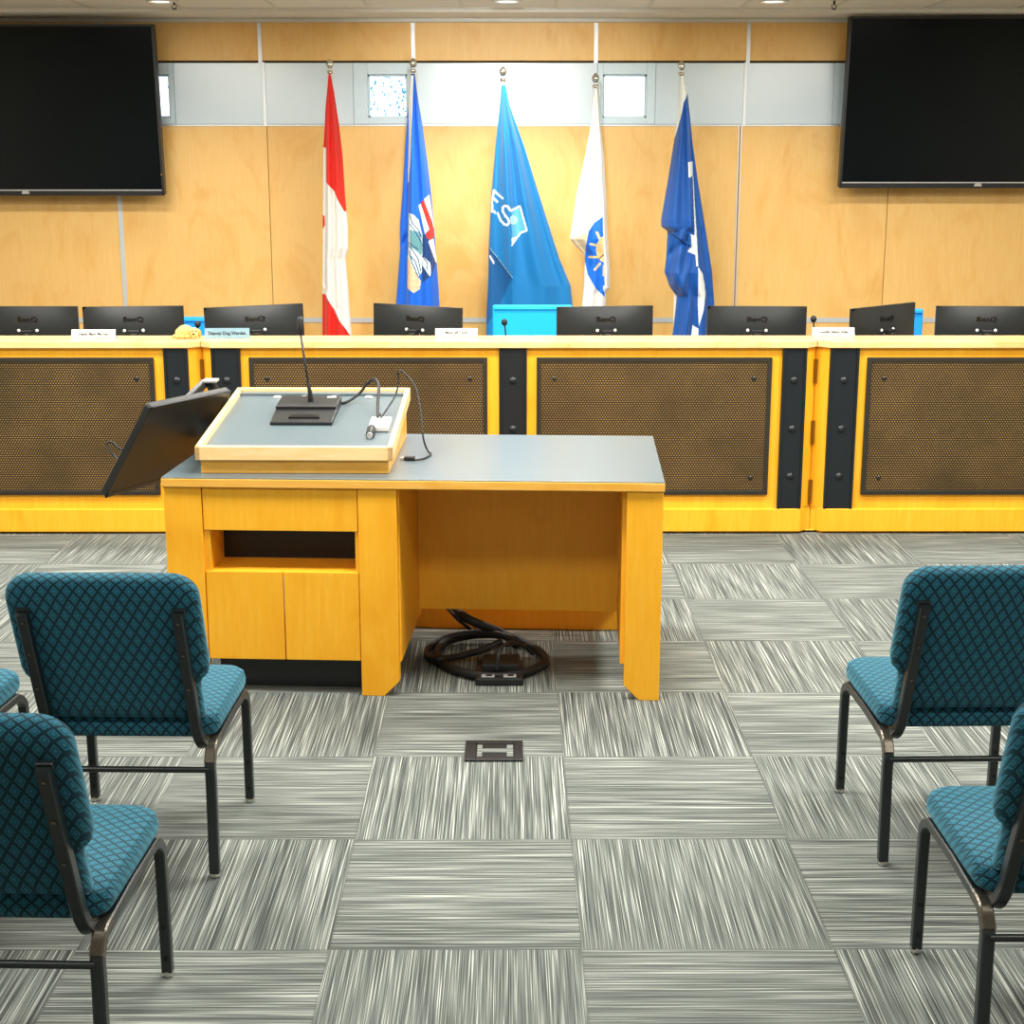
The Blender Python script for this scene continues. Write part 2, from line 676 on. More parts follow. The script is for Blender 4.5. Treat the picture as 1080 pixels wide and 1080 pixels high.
# tree outside the windows
tr_ = thing('tree', 'leafy tree outside the small left window, seen through its pane', 'tree', (-1.85, 14.2, 0))
b = MB()
b.tube(bez((0, 0, 0), (.04, 0, 1.5), (-.02, .05, 3), (.1, 0, 4.2)), [.12, .11, .1, .09] + [.08] * 27, 8)
b.tube(bez((0, 0, 2.3), (.2, -.1, 2.7), (.45, -.15, 3.2), (.5, -.1, 3.7)), [.04] * 10 + [.025] * 10 + [.012] * 11, 6)
b.tube(bez((0, 0, 2.5), (-.2, -.1, 2.9), (-.35, -.15, 3.4), (-.5, -.1, 3.9)), [.04] * 10 + [.025] * 10 + [.012] * 11, 6)
b.build('trunk', M['bark'], tr_, smooth=True)
b = MB()
rr = random.Random(3)
for i in range(2600):
    w = rr.random() * 2 * PI
    h = rr.gauss(0, 1)
    p = Vector((.5 + rr.gauss(0, .7), rr.gauss(0, .4), 2.75 + rr.gauss(0, .45)))
    rot = Euler((rr.random() * 6, rr.random() * 6, rr.random() * 6)).to_matrix()
    L_ = .010 + rr.random() * .016
    pts = [rot @ Vector(c) * L_ + p for c in ((-1, 0, 0), (0, .5, .1), (1, 0, 0), (0, -.5, .1))]
    b.quad(*pts)
b.build('foliage', M['leaf'], tr_)['kind'] = 'stuff'

# ceiling can lights and sprinklers
can = None
for px, lab in ((535, 'round recessed ceiling light above the middle teal blue flag'),
                (170, 'round recessed ceiling light above the left television'),
                (816, 'round recessed ceiling light nearest the right television')):
    p = atZ(px, 0, ZC)
    p.z = ZC
    if can is None:
        can = thing('ceiling_light', lab, 'light', p, 0, 'recessed ceiling lights along the back wall')
        m = MB()
        m.tube([(.085 * math.cos(2 * PI * k / 28), .085 * math.sin(2 * PI * k / 28), -.004) for k in range(28)], .012, 8, True)
        m.build('trim_ring', M['white_paint'], can, smooth=True)
        MB().lathe([(.074, -.004), (.078, -.001)], n=28).build('lens', M['lens'], can)
    else:
        dup(can, p, label=lab)
spk = None
for px, lab in ((183.5, 'ceiling sprinkler head near the left television'), (880, 'ceiling sprinkler head near the right television')):
    p = atZ(px, 0, ZC)
    p.z = ZC
    if spk is None:
        spk = thing('sprinkler', lab, 'sprinkler', p, 0, 'sprinkler heads on the ceiling')
        MB().lathe([(.03, -.004), (.034, -.001)]).build('escutcheon', M['white_paint'], spk)
        m = MB().tube([(0, 0, -.002), (0, 0, -.03)], .007)
        m.tube([(-.012, 0, -.028), (-.014, 0, -.045), (0, 0, -.055), (.014, 0, -.045), (.012, 0, -.028)], .003, 6)
        m.build('frame_arms', M['black'], spk, smooth='auto')
        MB().lathe([(.016, -.058), (.016, -.055)]).build('deflector', M['black'], spk)
    else:
        dup(spk, p, label=lab)


# ------------------------------------------------------------------ televisions
def make_tv(loc, label):
    r = thing('wall_mounted_television', label, 'television', loc, 0, 'televisions on the back wall')
    T = Matrix.Rotation(R(4), 4, 'X')       # top leans into the room
    W, Hh = .955, 1.125
    MB().prism(rrect(-W, W, 0, Hh, .012), 'y', -.035, .03, T).build('housing', M['black'], r, .004)
    b = MB()
    q = .016
    b.box(-W, -W + q, -.045, -.034, 0, Hh, T).box(W - q, W, -.045, -.034, 0, Hh, T)
    b.box(-W, W, -.045, -.034, Hh - q, Hh, T).box(-W, W, -.045, -.034, 0, .034, T)
    bz = b.build('bezel', M['black'], r, .002)
    MB().box(-W + q, W - q, -.0375, -.0345, .034, Hh - q, T).build('screen', M['screen'], r)
    MB().box(-W + q, W - q, -.048, -.0445, .033, .041, T).build('bezel_strip', M['silver'], r)
    MB().prism([(-.028, .012), (.028, .012), (.02, .032), (-.02, .032)], 'y', -.049, -.044, T).build('logo', M['silver'], r)
    MB().box(W - .014, W - .008, -.047, -.0445, .14, .146, T).build('indicator_light', M['amber'], r)
    MB().box(-.3, .3, .028, .06, .3, .8, T).box(-.3, .3, .05, .165, .45, .6).build('wall_bracket', M['black'], r)
    return r


tvL = make_tv((-3.335, 10.43, 1.715), 'large black television on the wood wall, left of the flags')
dup(tvL, (3.235, 10.43, 1.766), label='large black television on the wood wall, right of the flags')

# ------------------------------------------------------------------ the dais
def make_dais(label):
    r = thing('dais_counter', label, 'counter', (0, 7.5, 0), 0, 'wood fronted counter sections of the dais')
    HW = 1.585
    cx = .058          # chamfer
    ce = lambda y0, y1: [(-HW, y0 + cx), (-HW + cx, y0), (HW - cx, y0), (HW, y0 + cx), (HW, y1), (-HW, y1)]
    MB().prism(ce(0, .31), 'z', .978, 1.011).build('shelf', M['shelf_wood'], r, .003)
    MB().prism(ce(.03, .12), 'z', .0, .978).build('front_panel', M['desk_wood'], r, .001)
    MB().prism(ce(.012, .05), 'z', .012, .134).build('plinth', M['desk_wood'], r, .004)
    MB().prism(ce(.03, .055), 'z', 0, .012).build('shadow_gap_strip', M['black'], r)  # black strip stands in for the shadow line under the plinth
    for xc in (-.722, .733):
        x0, x1 = (-1.334, -.112) if xc < 0 else (.141, 1.349)
        rim = MB()
        q = .022
        rim.box(x0, x1, .012, .03, .906, .928).box(x0, x1, .012, .03, .21, .232)
        rim.box(x0, x0 + q, .012, .03, .232, .906).box(x1 - q, x1, .012, .03, .232, .906)
        rm = rim.build('mesh_frame', M['meshrim'], r, .002)
        MB().box(x0 + q, x1 - q, .018, .03, .232, .906).build('perforated_panel', M['mesh'], r)
        for sx in (x0 + .09, x1 - .09):
            for sz in (.30, .82):
                MB().lathe([(.011, 0), (.011, .004), (.006, .007)], n=12, mat=Matrix.Translation((sx, .018, sz)) @ Matrix.Rotation(PI / 2, 4, 'X')).build('screw', M['black'], r)
    for x0, x1 in ((-1.527, -1.377), (-.052, .091), (1.402, 1.527)):
        st = MB().box(x0, x1, .018, .03, .136, .976)
        st.box(x0, x0 + .012, .010, .02, .136, .976).box(x1 - .012, x1, .010, .02, .136, .976)
        so = st.build('steel_strip', M['strip'], r, .0015)
        for sz in (.81, .557, .307):
            MB().lathe([(.019, 0), (.019, .004), (.012, .011), (.004, .013)], n=16, mat=Matrix.Translation(((x0 + x1) / 2, .018, sz)) @ Matrix.Rotation(PI / 2, 4, 'X')).build('bolt', M['strip'], so, smooth='auto')
    for sz in (.85, .53, .215):
        MB().tube([(HW, .075, sz - .062), (HW, .075, sz + .062)], .009, 10).box(HW - .02, HW, .074, .08, sz - .06, sz + .06, Matrix.Translation((HW, .075, 0)) @ Matrix.Rotation(R(-45), 4, 'Z') @ Matrix.Translation((-HW, -.075, 0))).build('hinge', M['brass'], r, smooth='auto')
    MB().box(-HW + .01, HW - .01, .12, 1.02, .712, .74).build('desk_surface', M['laminate'], r, .002)
    for ex in (-HW + .01, HW - .04):
        MB().box(ex, ex + .03, .121, .98, 0, .712).build('end_panel', M['desk_wood'], r)
    return r


dais = make_dais('middle wood counter section with two perforated panels, behind the speaker desk')
dup(dais, (-3.172, 7.5, 0), label='left wood counter section, behind the tilted touchscreen')
dup(dais, (3.172, 7.5, 0), label='right wood counter section, behind the right hand chairs')


# ------------------------------------------------------------------ monitors on the dais
def make_monitor(label):
    r = thing('monitor', label, 'monitor', (0, 0, .741), 0, 'monitors along the dais')
    hw, z0, z1 = .272, .07, .395
    # shell bulges towards the back (the side the camera sees, -y)
    b = MB()
    nx, nz = 24, 14
    G = []
    for j in range(nz + 1):
        row = []
        for i in range(nx + 1):
            u, v = i / nx * 2 - 1, j / nz * 2 - 1
            d = .012 + .026 * (1 - abs(u) ** 2.2) * (1 - abs(v) ** 2.2)
            row.append(b.bm.verts.new((u * hw, -d, (z0 + z1) / 2 + v * (z1 - z0) / 2)))
        G.append(row)
    for j in range(nz):
        for i in range(nx):
            b.bm.faces.new((G[j][i], G[j][i + 1], G[j + 1][i + 1], G[j + 1][i]))
    b.box(-hw, hw, -.012, .008, z0, z1)
    b.build('housing', M['monitor'], r, smooth='auto')
    MB().box(-hw + .006, hw - .006, .0075, .0095, z0 + .018, z1 - .006).build('screen', M['screen'], r)
    text('logo', 'BenQ', .038, M['logo_dark'], r, Matrix.Translation((0, -.0325, .325)) @ Matrix.Rotation(PI / 2, 4, 'X'), .003, 1.25, .0008)
    st = MB().box(-.03, .03, -.075, -.035, .19, .268)
    st.tube([(0, -.07, .0), (0, -.07, .25)], .02, 12)
    so = st.build('stand', M['black'], r, .004)
    for sx, sz in ((-.05, .264), (.05, .264), (0, .254), (-.022, .242), (.022, .242)):
        MB().lathe([(.009, 0), (.009, .006), (.005, .010)], n=12, mat=Matrix.Translation((sx, -.034, sz)) @ Matrix.Rotation(PI / 2, 4, 'X')).build('mounting_screw', M['white_card'], r, smooth='auto')
    MB().prism(rrect(-.1, .1, -.17, -.0, .02), 'z', 0, .01).build('base', M['black'], r, .003)
    return r


mons = [  # logo x, top y, half-width px, yaw, label
    (30, 324, 0, 'black monitor at the far left end of the dais, cut by the picture edge'),
    (140.5, 324, 8, 'black monitor standing between the left white nameplate and the toy puppy'),
    (269, 323, 17, 'black monitor behind the clear Deputy Dog Warden nameplate'),
    (439.5, 324, -24, 'black monitor in front of the blue flag with the shield'),
    (638, 323, 10, 'black monitor touching the bright cyan chair, before the white flag'),
    (798.5, 323, -4, 'black monitor beside the far right blue flag'),
    (932, 323.2, 38, 'strongly turned black monitor behind the right white nameplate'),
    (1040, 323.5, -3, 'black monitor at the far right end of the dais, cut by the picture edge'),
]
m0 = None
for px, py, yaw, lab in mons:
    p = atY(px, py, 8.17)
    loc = (p.x, 8.17, .745 if yaw in (17, -24, 38) else .741)
    if m0 is None:
        m0 = make_monitor(lab)
        m0.location = loc
        mo = m0
    else:
        mo = dup(m0, loc, 0, lab)
    mo.rotation_euler = (0, R({17: 1.2, -24: -1.0, 38: 1.0}.get(yaw, 0)) * -1, R(yaw))


# ------------------------------------------------------------------ chairs behind the dais
def office_chair(px0, px1, py, Y, mat, label):
    a, b_ = atY(px0, py, Y), atY(px1, py, Y)
    r = thing('swivel_chair', label, 'chair', ((a.x + b_.x) / 2, Y, 0), 0, 'blue chairs behind the dais')
    hw, zt = (b_.x - a.x) / 2, a.z
    MB().prism(rrect(-hw, hw, .62, zt, .012), 'y', 0, .05).build('backrest', mat, r, .012, seg=3)
    MB().tube([(-hw + .01, -.004, zt - .022), (hw - .01, -.004, zt - .022)], .006, 8).build('piping', mat, r, smooth=True)
    MB().prism(rrect(-.23, .23, -.46, .02, .06), 'z', .46, .55).build('seat', mat, r, .02, seg=3)
    MB().box(-.035, .035, .0, .06, .45, .68).build('back_support', M['black'], r, .01)
    MB().tube([(0, -.22, .09), (0, -.22, .47)], .03, 12).build('gas_column', M['black'], r, smooth='auto')
    for k in range(5):
        w = 2 * PI * k / 5 + .3
        e = (.28 * math.cos(w), -.22 + .28 * math.sin(w))
        l = MB().tube([(0, -.22, .11), (e[0], e[1], .075)], [.028, .018], 8).build('base_leg', M['black'], r, smooth='auto')
        MB().ball((e[0], e[1], .03), .03).build('caster', M['black'], l, smooth=True)
    return r


office_chair(519.5, 604, 322, 9.0, M['cyan'], 'bright cyan chair at the middle of the dais, before the teal flag')
office_chair(178, 248, 334.5, 9.15, M['blue_chair'], 'blue chair between two monitors behind the toy puppy')
office_chair(906, 974.5, 326, 8.95, M['blue_chair'], 'blue chair mostly hidden behind the turned monitor')


# gooseneck microphones behind the shelf
def dais_mic(px, py, px2, label):
    Y = 7.93
    top = atY(px, py, Y)
    base = atY(px2, 354, Y)
    r = thing('gooseneck_microphone', label, 'microphone', (base.x, Y, .741), 0, 'small microphones on the dais')
    t_ = (top.x - base.x, 0, top.z - .741)
    MB().prism(rrect(-.045, .045, -.05, .05, .012), 'z', 0, .025).build('base', M['black'], r, .004)
    MB().tube(bez((0, 0, .02), (0, 0, .15), (t_[0] * .4, 0, .24), t_), .004, 8).build('gooseneck', M['black'], r, smooth=True)
    MB().ball(t_, .017, .02, .02).build('windscreen', M['black_soft'], r, smooth=True)
    return r


dais_mic(532, 340, 535, 'small black microphone in front of the bright cyan chair')
dais_mic(208.5, 342, 209, 'small black microphone just above the toy puppy')
dais_mic(858, 336.5, 860, 'small black microphone just above the right white nameplate')


# nameplates
def nameplate(px0, px1, py0, py1, Y, txt, label, mat, size, rz=0, sx=1):
    a, b_ = atY(px0, py1, Y), atY(px1, py1, Y)
    top = atY(px0, py0, Y)
    W, h = (b_.x - a.x) / 2, top.z - 1.011
    r = thing('nameplate', label, 'nameplate', ((a.x + b_.x) / 2, Y, 1.0115), rz, 'nameplates on the dais shelf')
    MB().prism([(0, 0), (.004, 0), (.020, h), (.016, h)], 'x', -W, W).build('plate', mat, r, .001)
    MB().box(-W, W, 0, .06, 0, .004).build('foot', M['acrylic'], r, .001)
    tilt = math.atan2(.016, h)
    text('lettering', txt, size, M['ink'], r, Matrix.Translation((0, .008 - .0012, h / 2)) @ Matrix.Rotation(PI / 2 - tilt, 4, 'X'), .0004, sx, .0005)
    for sxx in (-W + .015, W - .015):
        MB().lathe([(.003, 0), (.003, .002)], n=10, mat=Matrix.Translation((sxx, .008, h / 2)) @ Matrix.Rotation(PI / 2 - tilt, 4, 'X')).build('rivet', M['silver'], r)
    return r


nameplate(75, 121.5, 348, 356.5, 7.66, 'Deputy Mayor Mel Foat', 'white nameplate on the counter left of the toy puppy', M['white_card'], .022, 0, .72)
nameplate(216, 263, 346.5, 356.5, 7.66, 'Deputy Dog Warden', 'clear bluish nameplate reading Deputy Dog Warden', M['acrylic'], .024, R(3), .95)
nameplate(459, 503.5, 346.8, 354.8, 7.74, 'Mayor Jeff Colvin', 'white nameplate on the counter just left of the cyan chair', M['white_card'], .021, 0, .8)
nameplate(857, 901.5, 345.8, 353.8, 7.76, 'Councillor Stephen Hanley', 'white nameplate on the counter before the strongly turned monitor', M['white_card'], .021, 0, .66)

# toy puppy
p = atZ(198, 357.5, 1.011)
pup = thing('toy_puppy', 'cream toy puppy lying on the counter beside the clear nameplate', 'toy', (p.x, p.y + .03, 1.0115), 0)
b = MB()
b.ball((-.018, .0, .036), .043, .032, .034, 3)
b.ball((-.046, .0, .028), .024, .03, .026, 3)
b.ball((-.055, -.018, .012), .016, .02, .012, 2)
b.ball((.0, -.02, .012), .02, .014, .012, 2)
b.ball((-.03, -.024, .012), .016, .016, .012, 2)
b.tube([(-.065, .01, .015), (-.08, .005, .009), (-.085, -.01, .008)], [.01, .008, .004], 8)
b.build('body', M['dog'], pup, smooth=True)
b = MB()
b.ball((.034, -.014, .031), .027, .026, .026, 3)
b.ball((.036, -.038, .023), .017, .016, .014, 3)
hd = b.build('head', M['dog'], pup, smooth=True)
for ex, ez in ((.008, .028), (.061, .026)):
    MB().ball((ex, -.018, ez), .008, .012, .021, 2).build('ear', M['dogear'], hd, smooth=True)
MB().ball((.036, -.054, .028), .0075, .005, .0055, 2).build('nose', M['dogdark'], hd, smooth=True)
for ex in (.027, .046):
    MB().ball((ex, -.0375, .041), .0045, .003, .004, 2).build('eye', M['dogdark'], hd, smooth=True)


# ------------------------------------------------------------------ flags
def poly_in(px, py, P):
    ins = np.zeros(px.shape, bool)
    n = len(P)
    j = n - 1
    for i in range(n):
        xi, yi = P[i]
        xj, yj = P[j]
        if yi != yj:
            c = ((yi > py) != (yj > py)) & (px < (xj - xi) * (py - yi) / (yj - yi) + xi)
            ins ^= c
        j = i
    return ins


def seg_d(px, py, pts):
    d = np.full(px.shape, 1e9)
    for (ax, ay), (bx, by) in zip(pts, pts[1:]):
        vx, vy = bx - ax, by - ay
        tt = np.clip(((px - ax) * vx + (py - ay) * vy) / (vx * vx + vy * vy + 1e-9), 0, 1)
        d = np.minimum(d, np.hypot(px - ax - tt * vx, py - ay - tt * vy))
    return d


YF = 10.12


def flag(label, top, Lp, Rp, colours, classify, relief, sway):
    """Lp/Rp: silhouette of the hanging cloth as (x, y) lists; relief(px,py,u) metres towards the room"""
    pole = atY(top[0], top[1], YF)
    r = thing('flag_on_pole', label, 'flag', (pole.x, YF, 0), 0, 'flags standing in front of the wood wall')
    y0, y1 = Lp[0][1], Lp[-1][1]
    ys = np.arange(y0, y1 + 30, .8)
    n = 110
    lx = np.interp(ys, [q[1] for q in Lp], [q[0] for q in Lp])
    rx = np.interp(ys, [q[1] for q in Rp], [q[0] for q in Rp])
    u = np.linspace(0, 1, n)
    PX = lx[:, None] + (rx - lx)[:, None] * u[None, :]
    PY = np.repeat(ys[:, None], n, 1)
    U = np.repeat(u[None, :], len(ys), 0)
    wid = (rx - lx)[:, None] / 150.0
    bulge = np.sqrt(np.clip(1 - (2 * U - 1) ** 2, 0, 1)) * np.minimum(.10, wid * .28)
    D = bulge + relief(PX, PY, U) * np.clip((PY - y0) / 60, .05, 1) * np.clip(np.minimum(U, 1 - U) * 9, 0, 1)
    # image position at the cloth plane -> metres, relief added along the room's depth
    def world(px, py, d):
        dx = FW.x + RT.x * (px - 540) / F + UP.x * (540 - py) / F
        dy = FW.y + RT.y * (px - 540) / F + UP.y * (540 - py) / F
        dz = FW.z + RT.z * (px - 540) / F + UP.z * (540 - py) / F
        k = YF / dy
        return np.stack([dx * k - pole.x, -d, EYE + dz * k], -1)
    front = world(PX, PY, D)
    back = world(PX, PY, -bulge * .8 - .004 * np.sin(U * 19))
    cls = classify(PX, PY)
    m_, n_ = PX.shape
    verts = np.concatenate([front.reshape(-1, 3), back.reshape(-1, 3)])
    faces, mi = [], []
    N = m_ * n_
    for j in range(m_ - 1):
        for i in range(n_ - 1):
            a = j * n_ + i
            faces.append((a, a + n_, a + n_ + 1, a + 1))
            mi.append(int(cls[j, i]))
            faces.append((N + a, N + a + 1, N + a + n_ + 1, N + a + n_))
            mi.append(0 if len(colours) < 2 or not label.startswith('red') else int(cls[j, i]))
    me = bpy.data.meshes.new('cloth')
    me.from_pydata(verts.tolist(), [], faces)
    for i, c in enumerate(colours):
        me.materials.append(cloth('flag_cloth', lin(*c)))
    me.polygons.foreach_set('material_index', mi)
    for p_ in me.polygons:
        p_.use_smooth = True
    o = bpy.data.objects.new('cloth', me)
    COL.objects.link(o)
    o.parent = r
    MB().tube([(0, .02, .03), (0, .02, pole.z - .02)], .013, 12).build('pole', M['white_card'], r, smooth='auto')
    MB().lathe([(.012, 0), (.022, .008), (.022, .018), (.012, .026), (.012, .035), (.024, .05), (.026, .066), (.020, .082), (.008, .095), (.002, .10)],
               c=(0, .02, pole.z - .085), n=16).build('finial', M['chrome'], r, smooth=True)
    MB().lathe([(.16, 0), (.16, .018), (.12, .035), (.03, .05), (.025, .12)], c=(0, .02, 0), n=28).build('base', M['brass'], r, smooth='auto')
    MB().tube([(.018, 0, pole.z - .06), (.03, -.005, pole.z - .1), (.028, -.01, pole.z - .14)], .003, 6).build('cord', M['white_card'], r)
    return r


def pleats(k, amp, ph=0.0, tw=0.0):
    return lambda px, py, u: amp * np.cos(k * 2 * PI * u + ph + tw * py)


def sh(z, o):            # crop-pixel polygon -> photo pixels
    return lambda *pts: [(o[0] + x / z, o[1] + y / z) for x, y in pts]


# red and white flag
def cl1(px, py):
    c = np.zeros(px.shape, int)           # red
    white = poly_in(px, py, [(330, 155), (344.2, 155), (344.2, 191), (353, 201), (363, 222), (372, 225), (375, 356), (370, 352), (360, 337), (352, 322), (345, 309.5), (338, 309)])
    c[white] = 1
    leaf = poly_in(px, py, [(338, 226), (342.5, 227), (343, 237), (340.5, 241), (338, 242)]) | poly_in(px, py, [(338, 252), (341, 253), (340.5, 256), (338, 257)])
    c[leaf] = 0
    c[seg_d(px, py, [(345, 309.5), (352, 322), (360, 337), (371, 353)]) < .8] = 1
    return c


def rl1(px, py, u):
    return .016 * np.cos(5.2 * PI * u + py * .006) + .016 / (1 + np.exp(-((px - 344) * 2))) + .012 * np.exp(-((py - (309 + (px - 345) * 1.75)) / 3) ** 2)


flag('red and white flag with a maple leaf glimpse, leftmost of the five flags', (347.5, 64),
     [(346.5, 78), (343.5, 110), (341, 155), (340.3, 240), (340, 310), (340, 354)],
     [(348.5, 78), (352, 95), (357.5, 130), (361.5, 165), (364, 205), (367, 240), (367.3, 262), (364.5, 273), (367, 300), (369, 330), (371, 354)],
     [(216, 28, 10), (222, 219, 211)], cl1, rl1, 0)

# blue flag with the mountain shield
z2 = sh(7.2, (400, 180))


def cl2(px, py):
    c = np.zeros(px.shape, int)      # blue
    sleeve = poly_in(px, py, [(431.8, 70), (436.4, 70), (435.2, 120), (433.4, 170), (431.4, 192), (430.3, 192), (431, 150)])
    c[sleeve] = 1
    c[poly_in(px, py, [(430, 76), (440, 76), (440, 79), (430, 79)])] = 2
    shield = poly_in(px, py, z2((222, 320), (300, 255), (382, 180), (412, 420), (438, 740), (330, 830), (300, 915), (235, 910), (216, 860)))
    c[shield] = 0
    c[poly_in(px, py, z2((318, 480), (355, 475), (400, 540), (432, 690), (400, 790), (330, 840), (325, 600)))] = 2
    c[poly_in(px, py, z2((302, 262), (320, 245), (384, 440), (352, 470)))] = 1
    c[poly_in(px, py, z2((345, 212), (382, 178), (415, 430), (404, 420)))] = 1
    c[poly_in(px, py, z2((318, 240), (330, 224), (348, 228), (406, 395), (416, 480), (410, 525), (372, 512), (354, 474), (384, 440)))] = 3
    c[poly_in(px, py, z2((376, 528), (412, 510), (440, 700), (428, 690)))] = 1
    c[poly_in(px, py, z2((230, 318), (268, 330), (304, 372), (332, 480), (332, 640), (328, 760), (300, 800), (222, 690), (226, 520)))] = 4
    c[poly_in(px, py, z2((238, 440), (310, 460), (332, 560), (324, 640), (285, 600), (240, 570)))] = 5
    c[poly_in(px, py, z2((325, 630), (392, 692), (398, 770), (390, 795), (335, 715)))] = 4
    c[poly_in(px, py, z2((218, 640), (255, 715), (322, 832), (312, 888), (272, 916), (218, 880)))] = 6
    for pl in (((236, 330), (262, 400), (300, 440), (326, 500)), ((240, 400), (270, 440), (325, 540)), ((228, 560), (262, 600), (300, 660), (318, 750)),
               ((235, 600), (255, 690), (300, 790)), ((330, 640), (372, 690), (368, 740)), ((228, 540), (300, 590)), ((245, 640), (280, 680), (310, 780))):
        c[seg_d(px, py, z2(*pl)) < .5] = 2
    wheat = c == 6
    dots = (np.sin(px * 2.9 + 1) * np.sin(py * 2.3 + px) > .55)
    c[wheat & dots] = 7
    return c


def rl2(px, py, u):
    lx = 431.5 - (py - 190) * .008
    return .03 / (1 + np.exp(-(px - lx) * 2)) + .014 * np.cos(5 * PI * u + .4) - .02 * np.exp(-((py - 262 + (px - 421) * 1.5) / 4) ** 2) * (px < 431)


flag('blue flag with a mountain and wheat shield, second flag from the left', (435.5, 63),
     [(433.5, 78), (431, 110), (427.5, 150), (424.5, 200), (421.5, 240), (422, 262), (419, 300), (417, 326), (416, 354)],
     [(437.5, 78), (441, 105), (446, 135), (451.5, 175), (455.5, 210), (459.5, 260), (462.5, 300), (464, 326), (466, 354)],
     [(0, 98, 212), (232, 236, 228), (10, 58, 120), (196, 40, 30), (206, 224, 222), (96, 150, 156), (240, 208, 168), (110, 84, 50)], cl2, rl2, 0)

# teal flag with the letters
z3 = sh(5.683, (500, 170))


def cl3(px, py):
    c = np.zeros(px.shape, int)
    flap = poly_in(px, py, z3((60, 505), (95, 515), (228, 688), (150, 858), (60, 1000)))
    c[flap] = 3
    mp_ = z3((222, 292), (272, 265), (313, 410), (275, 425), (225, 497))
    c[poly_in(px, py, mp_)] = 2
    c[seg_d(px, py, mp_) < .95] = 1
    bx, by = z3((232, 348))[0]
    c[(np.hypot(px - bx, py - by) < 4.6) & (px > 538)] = 4
    c[poly_in(px, py, z3((222, 455), (248, 448), (225, 497)))] = 1
    S = z3((216, 290), (203, 270), (186, 262), (171, 272), (170, 295), (184, 320), (204, 345), (208, 364), (196, 378), (178, 372), (158, 350), (140, 308))
    c[seg_d(px, py, S) < 1.15] = 1
    for pl in (((118, 172), (108, 235), (106, 300)), ((118, 174), (170, 219)), ((110, 212), (137, 240)), ((106, 286), (124, 304))):
        c[seg_d(px, py, z3(*pl)) < 1.1] = 1
    c[seg_d(px, py, z3((93, 565), (116, 605))) < 1.0] = 1
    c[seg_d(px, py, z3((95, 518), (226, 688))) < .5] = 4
    return c


def rl3(px, py, u):
    rid = .028 * np.exp(-((px - 537.5 - (py - 250) * .01) / 3.5) ** 2) * np.clip(1 - (py - 280) / 60, 0, 1)
    lap = -.03 * (py > 262 + (px - 517) * 1.28) * (px < 540)
    return .018 * np.cos(5.6 * PI * u + .5) + rid + lap + .012 * np.cos(14 * u + py * .015)


flag('wide teal blue flag with white letters ES and map outline, middle of the five flags', (530.5, 72),
     [(529, 90), (526, 120), (521.5, 165), (518, 205), (515.5, 255), (515, 290), (513, 330), (512.5, 354)],
     [(533, 90), (538, 112), (545, 132), (554, 157), (563, 187), (575, 225), (590, 272), (602, 301), (604.5, 325), (605, 354)],
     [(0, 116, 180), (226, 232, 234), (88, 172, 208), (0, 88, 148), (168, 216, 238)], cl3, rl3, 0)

# white flag with the sun disc
z4 = sh(7.2, (595, 180))


def cl4(px, py):
    c = np.zeros(px.shape, int)
    disc = poly_in(px, py, z4((288, 345), (225, 390), (180, 460), (158, 560), (155, 680), (175, 780), (230, 880), (305, 955), (300, 780), (294, 560)))
    c[disc] = 1
    bx, by = z4((312, 592))[0]
    sun = (np.hypot((px - bx) / 1.0, (py - by) / 1.35) < 10.4)
    for a, b_, w_ in (((268, 515), (243, 466), 1.3), ((250, 566), (193, 550), 1.1), ((252, 648), (188, 650), 1.1), ((268, 700), (228, 745), 1.2), ((298, 720), (298, 790), 1.2)):
        sun |= seg_d(px, py, z4(a, b_)) < w_
    c[sun & disc] = 2
    c[(seg_d(px, py, z4((262, 665), (298, 628))) < .5) & disc] = 3
    c[poly_in(px, py, z4((290, 870), (308, 860), (310, 950), (298, 905)))] = 0
    c[poly_in(px, py, z4((45, 520), (110, 495), (165, 465), (155, 625), (145, 628)))] = 4  # shading of the underflap, painted as a beige patch
    return c


def rl4(px, py, u):
    cr = .022 / (1 + np.exp(-(px - 635.5 - (py - 230) * .022) * 2.2)) * np.clip((py - 190) / 40, 0, 1)
    return .012 * np.cos(4.5 * PI * u + 1.0) + cr + .015 / (1 + np.exp((px - 617) * 1.5)) * np.clip((255 - py) / 20, 0, 1)


flag('white flag with a blue sun disc, second flag from the right', (628.3, 79),
     [(627, 95), (624.5, 125), (617, 165), (608, 205), (602, 245), (601.3, 252), (606, 258), (615, 267), (616.8, 271), (616, 300), (613.5, 324), (612, 354)],
     [(630, 95), (632.5, 125), (637, 165), (639.3, 205), (641, 250), (643.5, 285), (643.3, 303), (639.5, 309), (639, 324), (639, 354)],
     [(222, 222, 216), (0, 108, 220), (238, 200, 136), (40, 30, 30), (226, 202, 162)], cl4, rl4, 0)

# blue flag with white marks
z5 = sh(5.263, (690, 150))


def cl5(px, py):
    c = np.zeros(px.shape, int)
    c[poly_in(px, py, [(714, 70), (722, 70), (725.5, 97), (720.5, 108), (716.5, 125), (711.5, 145), (706, 145), (712, 110)])] = 1
    for pl in (((178, 110), (210, 104), (210, 184), (180, 195)),
               ((210, 186), (213, 186), (219, 350), (228, 560), (233, 680), (221, 680), (214, 520)),
               ((190, 505), (217, 515), (229, 565), (224, 622), (175, 602), (196, 570)),
               ((232, 684), (262, 730), (276, 830), (266, 920), (238, 1012), (234, 900)),
               ((205, 1008), (237, 1026), (230, 1120), (188, 1120))):
        c[poly_in(px, py, z5(*pl))] = 1
    return c


